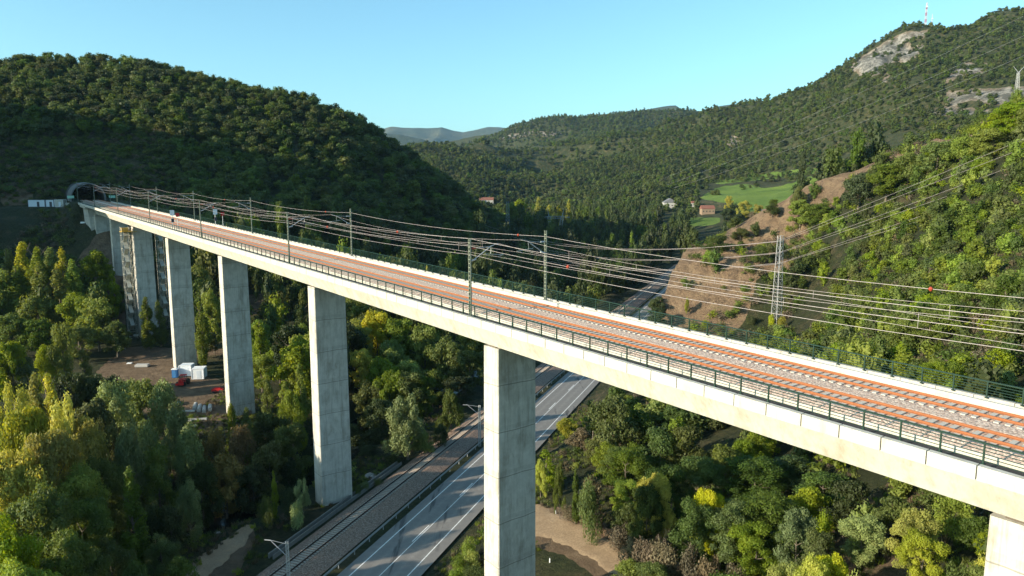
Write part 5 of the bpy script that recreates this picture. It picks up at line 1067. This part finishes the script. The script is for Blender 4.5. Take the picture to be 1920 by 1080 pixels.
for i, (u0, lb) in enumerate(((40.2, 'pale green board on posts left of the tunnel mouth'), (55.2, 'pale green board on posts right of the tunnel mouth'))):
    s0 = 341; base = B(s0, u0, -.6); root = empty('sign_board', base, lb, 'sign', 'green boards at the tunnel mouth'); b = MB(); b.bbox(s0, s0 + .08, u0 - 1.2, u0 + 1.2, .6, 1.7); b.build('board', M_SGRN, root)
    for dz in (-.9, .9): b = MB(); b.tube(B(s0 + .15, u0 + dz, -.6), B(s0 + .15, u0 + dz, 1.6), .05, 6); b.build('post', M_GALV, root)
def cabin(x, y, g, L, Wd, H, rz, label, mat, dark_end=False, name='site_cabin', group=None, cat='cabin'):
    root = empty(name, (x, y, g), label, cat, group, 0); b = MB(); b.box((x, y, g + .15 + H / 2), (L, Wd, H), rz); o = b.build('body', mat, root)
    b = MB(); ca, sa = math.cos(rz), math.sin(rz)
    for a in (-1, 1):
        for c in (-1, 1): b.box((x + a * (L / 2) * ca - c * (Wd / 2) * sa, y + a * (L / 2) * sa + c * (Wd / 2) * ca, g + .15 + H / 2), (.16, .16, H + .06), rz)
    for c in (-1, 1):
        for zz in (.15, H + .15): b.box((x - c * (Wd / 2) * sa, y + c * (Wd / 2) * ca, g + zz), (L - .17, .13, .13), rz)
    b.build('corner_frame', M_WHITE if not dark_end else M_DARK, root)
    b = MB(); nx, ny = sa, -ca; b.box((x + nx * (Wd / 2 + .02) + ca * L * .1, y + ny * (Wd / 2 + .02) + sa * L * .1, g + 1.25), (min(1.0, L * .4), .05, 2.0), rz); b.build('door', M_CAB if not dark_end else M_DARK, root)
    return root
CAM_RZ = math.radians(12)
for (ua, ub_, lb, mt, de) in ((57, 88, 'longest white cabin at the left end of the terrace by the tunnel', M_CAB, True), (90, 105, 'short white cabin in the middle of the terrace row', M_CAB, True), (107, 122, 'cream cabin nearest the tunnel on the terrace', M_PANEL, False)):
    xa, ya, _ = P(ua, 388, 299); xb, yb, _ = P(ub_, 388, 299); cabin((xa + xb) / 2, 299, 44.2, xb - xa, 2.5, 2.9, 0.02, lb, mt, de, group='cabins on the terrace beside the tunnel')
xa, _, _ = P(123, 386, 299); xb, _, _ = P(143, 386, 299)
b = MB()
for k in range(5): b.box((xa + (xb - xa) * (k + .5) / 5, 299, 44.2 + .9), ((xb - xa) / 5 - .12, .3, 1.8), .02)
tag(b.build('barrier_wall', M_PANEL), 'low row of grey concrete barrier panels between cabins and tunnel mouth', 'barrier')
# worksite at the foot of the fifth pier
def at(px, py): return GP(px, py, 60, 400)
x, y, g = at(374, 709); cabin(x, y, g, 2.9, 2.9, 2.6, R(8), 'white square site cabin standing alone on the right of the worksite', M_WHITE, group='cabins at the worksite')
x, y, g = at(347, 706); cabin(x, y + 1.2, g, 2.9, 2.6, 2.7, R(4), 'grey white site cabin against the foot of the pier', M_CAB, group='cabins at the worksite')
x, y, g = at(329, 708); M_BLUE = flat('blue_plastic', (0.03, 0.13, 0.32), .5)
root = empty('portable_toilet', (x, y, g), 'blue portable toilet with white roof left of the cabins', 'toilet'); b = MB(); b.box((x, y, g + 1.1), (1.25, 1.25, 2.1), R(5)); b.build('cabin', M_BLUE, root); b = MB(); b.box((x, y, g + 2.27), (1.4, 1.4, .2), R(5)); b.box((x, y, g + 2.42), (.9, .9, .1), R(5)); b.build('roof', M_WHITE, root); b = MB(); b.box((x + .03, y - .66, g + 1.1), (.8, .04, 1.8), R(5)); b.build('door', flat('blue_door', (0.05, 0.18, 0.4), .5), root)
x, y, g = at(343, 722)
root = empty('telehandler', (x, y, g), 'small red site tractor with black tyres in front of the cabins', 'tractor'); b = MB(); b.box((x, y, g + 1.0), (1.2, 3.2, .7), R(10)); b.box((x + .1, y - 1.0, g + 1.5), (.9, 1.3, .5), R(10)); b.box((x, y - 1.7, g + .6), (1.9, .3, .5), R(10)); b.build('body', M_REDP, root)
b = MB(); b.box((x - .1, y + .7, g + 2.35), (1.5, 1.4, .12), R(10)); b.build('roof', M_REDP, root)
b = MB()
for a in (-.6, .6):
    for c in (.1, 1.3): b.tube((x + a - .1, y + c, g + 1.3), (x + a - .1, y + c, g + 2.3), .05, 5)
b.build('cab_frame', M_DARK, root)
for a, c, r_ in ((-.95, .9, .75), (.95, .9, .75), (-.85, -1.0, .5), (.85, -1.0, .5)): b = MB(); b.tube((x + a - .2, y + c, g + r_), (x + a + .2, y + c, g + r_), r_, 14); b.build('wheel', M_BLK, root)
x, y, g = at(409, 736); root = empty('site_trailer', (x, y, g), 'low red trailer half hidden behind the fourth pier', 'trailer'); b = MB(); b.box((x, y, g + .75), (2.6, 1.4, .5), R(6)); b.box((x, y, g + 1.1), (1.4, .9, .25), R(6)); b.build('body', M_REDP, root)
for a in (-.8, .8): b = MB(); b.tube((x + a, y - .75, g + .4), (x + a, y - .6, g + .4), .4, 12); b.build('wheel', M_BLK, root)
M_SLAB = flat('grey_precast_slab', (0.40, 0.39, 0.37), .85, 0, .2)
for i, (px_, py_, L, W_, H_, rz, lb) in enumerate(((366, 765, 3.6, .9, .9, 1.9, 'leftmost rounded concrete block in the yard'), (374, 768, 3.8, .9, .9, 1.9, 'second concrete block in the yard'), (383, 770, 3.6, .9, .8, 1.95, 'third concrete block in the yard'), (394, 768, 3.4, .9, .9, 1.95, 'rightmost pale concrete block in the yard'), (352, 772, 3.2, .5, .4, .1, 'flat beam lying left of the blocks'), (336, 758, 2.4, 1.2, .7, 2.1, 'dark blue grey crate left of the blocks'), (345, 792, 3.4, 1.0, .5, .1, 'lower grey stack of slabs'), (352, 802, 3.4, 1.0, .5, .1, 'lowest grey stack of slabs'), (370, 788, 4.0, .8, .4, .15, 'long grey slab behind the lower stacks'), (267, 688, 3.4, 1.6, .8, .05, 'grey crate on the verge of the site track'), (243, 682, 1.3, .9, .3, .1, 'small white sheet by the site track'), (255, 631, 1.4, .8, .6, .1, 'white box at the foot of the scaffold'), (267, 628, 2.0, 1.0, .8, .1, 'pale green skip at the foot of the scaffold'), (229, 656, 1.8, 1.0, .7, .2, 'bluish crate under the trees left of the site track'), (156, 420, 1.6, .9, .9, .1, 'white box beside the abutment'))):
    x, y, g = at(px_, py_) if py_ > 500 else GP(px_, py_, 200, 400); mat = (M_BLUE if 'blue' in lb and 'dark' in lb else M_WHITE if 'white' in lb else M_SGRN if 'green' in lb else M_SLAB)
    b = MB(); 
    if 'block' in lb:
        ca, sa = math.cos(rz), math.sin(rz); a_ = Vector((x - ca * L / 2, y - sa * L / 2, g + H_ * .45)); c_ = Vector((x + ca * L / 2, y + sa * L / 2, g + H_ * .45)); b.tube(a_, c_, H_ * .5, 10); b.box((x, y, g + .1), (L, W_ * .9, .2), rz)
    else:
        b.box((x, y, g + H_ / 2 - .02), (L, W_, H_ * .5), rz); b.box((x, y, g + H_ * .8), (L * .96, W_ * .94, H_ * .28), rz); b.box((x, y, g + .06), (L * .9, W_ * .8, .1), rz)
    nm = 'concrete_block' if 'block' in lb else ('slab_stack' if 'stack' in lb or 'slab' in lb or 'beam' in lb else 'crate'); tag(b.build(nm, mat, None, origin=(x, y, g)), lb, 'building material' if nm != 'crate' else 'crate')

# ------------------------------------------------------------------ beside the road
root = empty('guardrail', RW(-20, -6.2, 0), 'galvanised guardrail along the left edge of the road', 'guardrail'); b = MB()
for dz, w in ((.62, .02), (.72, .06), (.52, .06)): b.add([RW(t, -6.2 + o, z) for t in (-45, 330) for o, z in ((-w / 2 - .03, dz - .05), (w / 2 - .03, dz - .05), (w / 2 - .03, dz + .05), (-w / 2 - .03, dz + .05))], [(0, 1, 5, 4), (1, 2, 6, 5), (2, 3, 7, 6), (3, 0, 4, 7)])
b.build('rail', M_GALV, root)
for t in np.arange(-24, 130, 4.0): b = MB(); p = RW(t, -6.30, 0); b.box((p.x, p.y, .3), (.1, .1, .85), -AZ); b.build('post', M_GALV, root)
b = MB()
for k in range(12):
    t0 = -1 + k * 3.1 * 1.0; a0, a1 = RW(t0, -16.9, 0), RW(t0 + 3.04, -16.9, 0)
    n_0 = Vector((RN[0], RN[1], 0)); b.box8([a0 - n_0 * .5 - Vector((0, 0, .4)), a1 - n_0 * .5 - Vector((0, 0, .4)), a1 - n_0 * .3 - Vector((0, 0, .4)), a0 - n_0 * .3 - Vector((0, 0, .4)), a0 - n_0 * .5 + Vector((0, 0, .5)), a1 - n_0 * .5 + Vector((0, 0, .5)), a1 - n_0 * .3 + Vector((0, 0, .5)), a0 - n_0 * .3 + Vector((0, 0, .5))])
    b.box8([a0 + n_0 * .3 - Vector((0, 0, .4)), a1 + n_0 * .3 - Vector((0, 0, .4)), a1 + n_0 * .45 - Vector((0, 0, .4)), a0 + n_0 * .45 - Vector((0, 0, .4)), a0 + n_0 * .3 + Vector((0, 0, .4)), a1 + n_0 * .3 + Vector((0, 0, .4)), a1 + n_0 * .45 + Vector((0, 0, .4)), a0 + n_0 * .45 + Vector((0, 0, .4))])
tag(b.build('drain_channel', flat('weathered_drain_concrete', (0.19, 0.18, 0.16), .9, 0, .25, 1.5), None, origin=RW(-1, -16.9, 0)), 'long concrete drain channel beside the old railway track', 'drain')
for (ux, uy, Y, ax, ay, lb) in ((538, 1016, 84, 496, 1012, 'catenary post of the old railway at the bottom of the picture'), (899, 760, 139, 868, 759, 'catenary post of the old railway beside the nearest tall pier')):
    x, y, zt = P(ux, uy, Y); e = Vector(P(ax, ay, Y + .3)); root = empty('old_line_post', (x, y, 0), lb, 'catenary post', 'catenary posts of the old railway')
    b = MB(); lattice(b, (x, y, -.3), (x, y, zt), .45, .3, 16, .045, .022, .3); b.build('post', M_GALV, root)
    b = MB(); b.tube((x, y, zt - 2.0), e + (Vector((x, y, zt)) - e) * .3 + Vector((0, 0, -.1)), .05, 5); b.tube((x, y, zt - .3), e + (Vector((x, y, zt)) - e) * .3, .03, 5); b.tube(e + (Vector((x, y, zt)) - e) * .3, e, .06, 5); b.build('bracket_arm', M_PYL, root)
x, y, g = GP(1111, 868, 60, 200); zt = P(1110, 808, y)[2]; root = empty('utility_pole', (x, y, g), 'old wooden pole standing in the scrub right of the road', 'pole'); b = MB(); b.tube((x, y, g - .3), (x, y, max(zt, g + 4)), .17, 8, .12); b.build('pole', M_BARK, root); b = MB(); b.box((x + .15, y - .15, g + 3), (.4, .3, .5), 0); b.build('box', M_GALV, root)
for i, (px_, py_, lb) in enumerate(((1042, 964, 'small white marker post at the head of the dirt track'), (1031, 1055, 'white marker post in the grass left of the dirt track'), (460, 958, 'small white marker on the river bank'))):
    x, y, g = GP(px_, py_, 60, 200); root = empty('marker_post', (x, y, g), lb, 'marker post'); b = MB(); b.tube((x, y, g - .1), (x, y, g + .62), .10, 8, .08); b.build('post', M_WHITE, root); b = MB(); b.tube((x, y, g + .62), (x, y, g + .7), .11, 8, .06); b.build('cap', M_DARK, root)
def boulder(x, y, g, r, seed, name, label, cat, mat, group, flat_=.6):
    rr = random.Random(seed); bm = bmesh.new(); bmesh.ops.create_icosphere(bm, subdivisions=2, radius=1)
    for v_ in bm.verts:
        n_1 = rr.uniform(.78, 1.15); v_.co = Vector((v_.co.x * r * n_1 * rr.uniform(.95, 1.2), v_.co.y * r * n_1, v_.co.z * r * flat_ * n_1))
    me_ = bpy.data.meshes.new(name); bm.to_mesh(me_); bm.free(); me_.materials.append(mat); o = bpy.data.objects.new(name, me_); link(o); o.location = (x, y, g + r * flat_ * .25); o.rotation_euler.z = rr.uniform(0, 6); tag(o, label, cat, group)
m = NT('earth'); m.col(m.ramp(m.noise(2.2, 7, rough=.7), [(0.3, (0.10, 0.065, 0.04)), (0.7, (0.24, 0.165, 0.10))])); m.bump(m.noise(4, 7, rough=.75), .9, .2); M_EARTH = m.m
m = NT('pale_rock'); m.col(m.ramp(m.noise(1.5, 8, rough=.75), [(0.3, (0.12, 0.115, 0.105)), (0.7, (0.36, 0.34, 0.31))])); m.bump(m.noise(3, 7, rough=.75), .9, .2); M_ROCK = m.m
for i, (px_, py_, r_) in enumerate(sorted(((1090, 975, 1.2), (1108, 985, 1.0), (1125, 992, 1.1), (1140, 1000, .9), (1183, 1018, .9), (1210, 1036, 1.1), (1228, 1045, .9), (1262, 1062, 1.0), (1280, 1070, .9), (1078, 968, .8), (1198, 1025, .7), (1150, 1008, .7)))):
    x, y, g = GP(px_, py_, 55, 200); boulder(x, y, g, r_, i, 'earth_heap', f'{NW[i + 1]} brown earth heap from the left along the dirt track', 'earth heap', M_EARTH, 'earth heaps along the dirt track', .65)
for i, (px_, py_, r_) in enumerate(sorted(((402, 995, .9), (412, 988, .8), (420, 984, 1.0), (430, 979, .8), (438, 975, .9), (446, 970, .7), (455, 966, .8), (465, 962, .7), (408, 1000, .6), (425, 990, .6), (525, 935, 1.1), (536, 938, .9), (515, 942, .7), (693, 893, 1.2), (700, 896, .9)))):
    x, y, g = GP(px_, py_, 60, 250); boulder(x, y, g, r_ * .8, 50 + i, 'boulder', f'{NW[i + 1]} pale boulder from the left on the river bank', 'boulder', M_ROCK, 'boulders on the river bank', .5)
# ------------------------------------------------------------------ valley houses
M_ROOFR = flat('red_tile_roof', (0.20, 0.085, 0.06), .85, 0, .25, 1.0); M_ROOFG = flat('grey_roof', (0.16, 0.16, 0.17), .8); M_TAN = flat('tan_stone_wall', (0.26, 0.19, 0.13), .9, 0, .2, 1); M_WW = flat('white_render', (0.42, 0.41, 0.38), .9); M_WIN = flat('dark_window', (0.03, 0.035, 0.04), .3)
def house(px_, vb, vt, wpx, y0, label, wall, roof, depth=9, hip=False):
    x, y, g = GP(px_, vb, y0, 1500); Wd = wpx * y / F; zt = P(px_, vt, y)[2]; H = max(4.5, zt - g); we = H * .62
    root = empty('house', (x, y, g), label, 'house', 'houses in the valley beyond the viaduct'); b = MB(); b.box((x, y + depth / 2, g + we / 2 - .5), (Wd, depth, we + 1.0), 0); b.build('wall', wall, root)
    b = MB(); a = Wd / 2 + .5; d0, d1 = y - .5, y + depth + .5
    if hip: vs = [(x - a, d0, g + we), (x + a, d0, g + we), (x + a, d1, g + we), (x - a, d1, g + we), (x, d0 + .2, g + H), (x, d1 - .2, g + H)]; fs = [(0, 1, 4), (1, 2, 5, 4), (2, 3, 5), (3, 0, 4, 5), (0, 3, 2, 1)]
    else: vs = [(x - a, d0, g + we), (x + a, d0, g + we), (x + a, d1, g + we), (x - a, d1, g + we), (x - a + .3, y + depth / 2, g + H), (x + a - .3, y + depth / 2, g + H)]; fs = [(0, 1, 5, 4), (1, 2, 5), (2, 3, 4, 5), (3, 0, 4), (0, 3, 2, 1)]
    b.add(vs, fs); r_ = b.build('roof', roof, root); n = max(2, int(Wd / 3.2))
    for k in range(n): b = MB(); b.box((x - Wd / 2 + Wd * (k + .5) / n, y - .03, g + we * .55), (1.1, .08, 1.3), 0); b.build('window', M_WIN, root)
house(1257, 392, 372, 24, 560, 'white gabled house with grey roof above the valley wood', M_WW, M_ROOFG, 10, True)
house(1328, 402, 385, 24, 500, 'low tan stone building with reddish roof beside the yellow trees', M_TAN, M_ROOFR, 9)
house(1304, 387, 377, 12, 560, 'small pale house behind the tan building', M_WW, M_ROOFR, 7)
house(912, 384, 370, 26, 600, 'long white building with red roof beyond the dark hill', M_WW, M_ROOFR, 10)
house(1012, 398, 388, 6, 560, 'tiny white hut among the valley poplars', M_WW, M_ROOFG, 5)
house(1432, 402, 394, 12, 500, 'small white shed beside the rock spur crest', M_WW, M_ROOFG, 5)
# ------------------------------------------------------------------ haze
b = MB(); b.box8([(-13000, -4300, -7), (13000, -4300, -7), (13000, 13000, -7), (-13000, 13000, -7), (-13000, -4300, 980), (13000, -4300, 980), (13000, 13000, 980), (-13000, 13000, 980)])
mh = bpy.data.materials.new('haze'); mh.use_nodes = True; t_ = mh.node_tree; t_.nodes.clear(); o_ = t_.nodes.new('ShaderNodeOutputMaterial'); v_ = t_.nodes.new('ShaderNodeVolumePrincipled')
v_.inputs['Color'].default_value = (0.42, 0.72, 1.0, 1); v_.inputs['Density'].default_value = 0.000032; v_.inputs['Anisotropy'].default_value = 0.2; t_.links.new(v_.outputs[0], o_.inputs['Volume'])
tag(b.build('haze', mh), kind='stuff', label='thin blue air haze filling the valley', cat='haze')
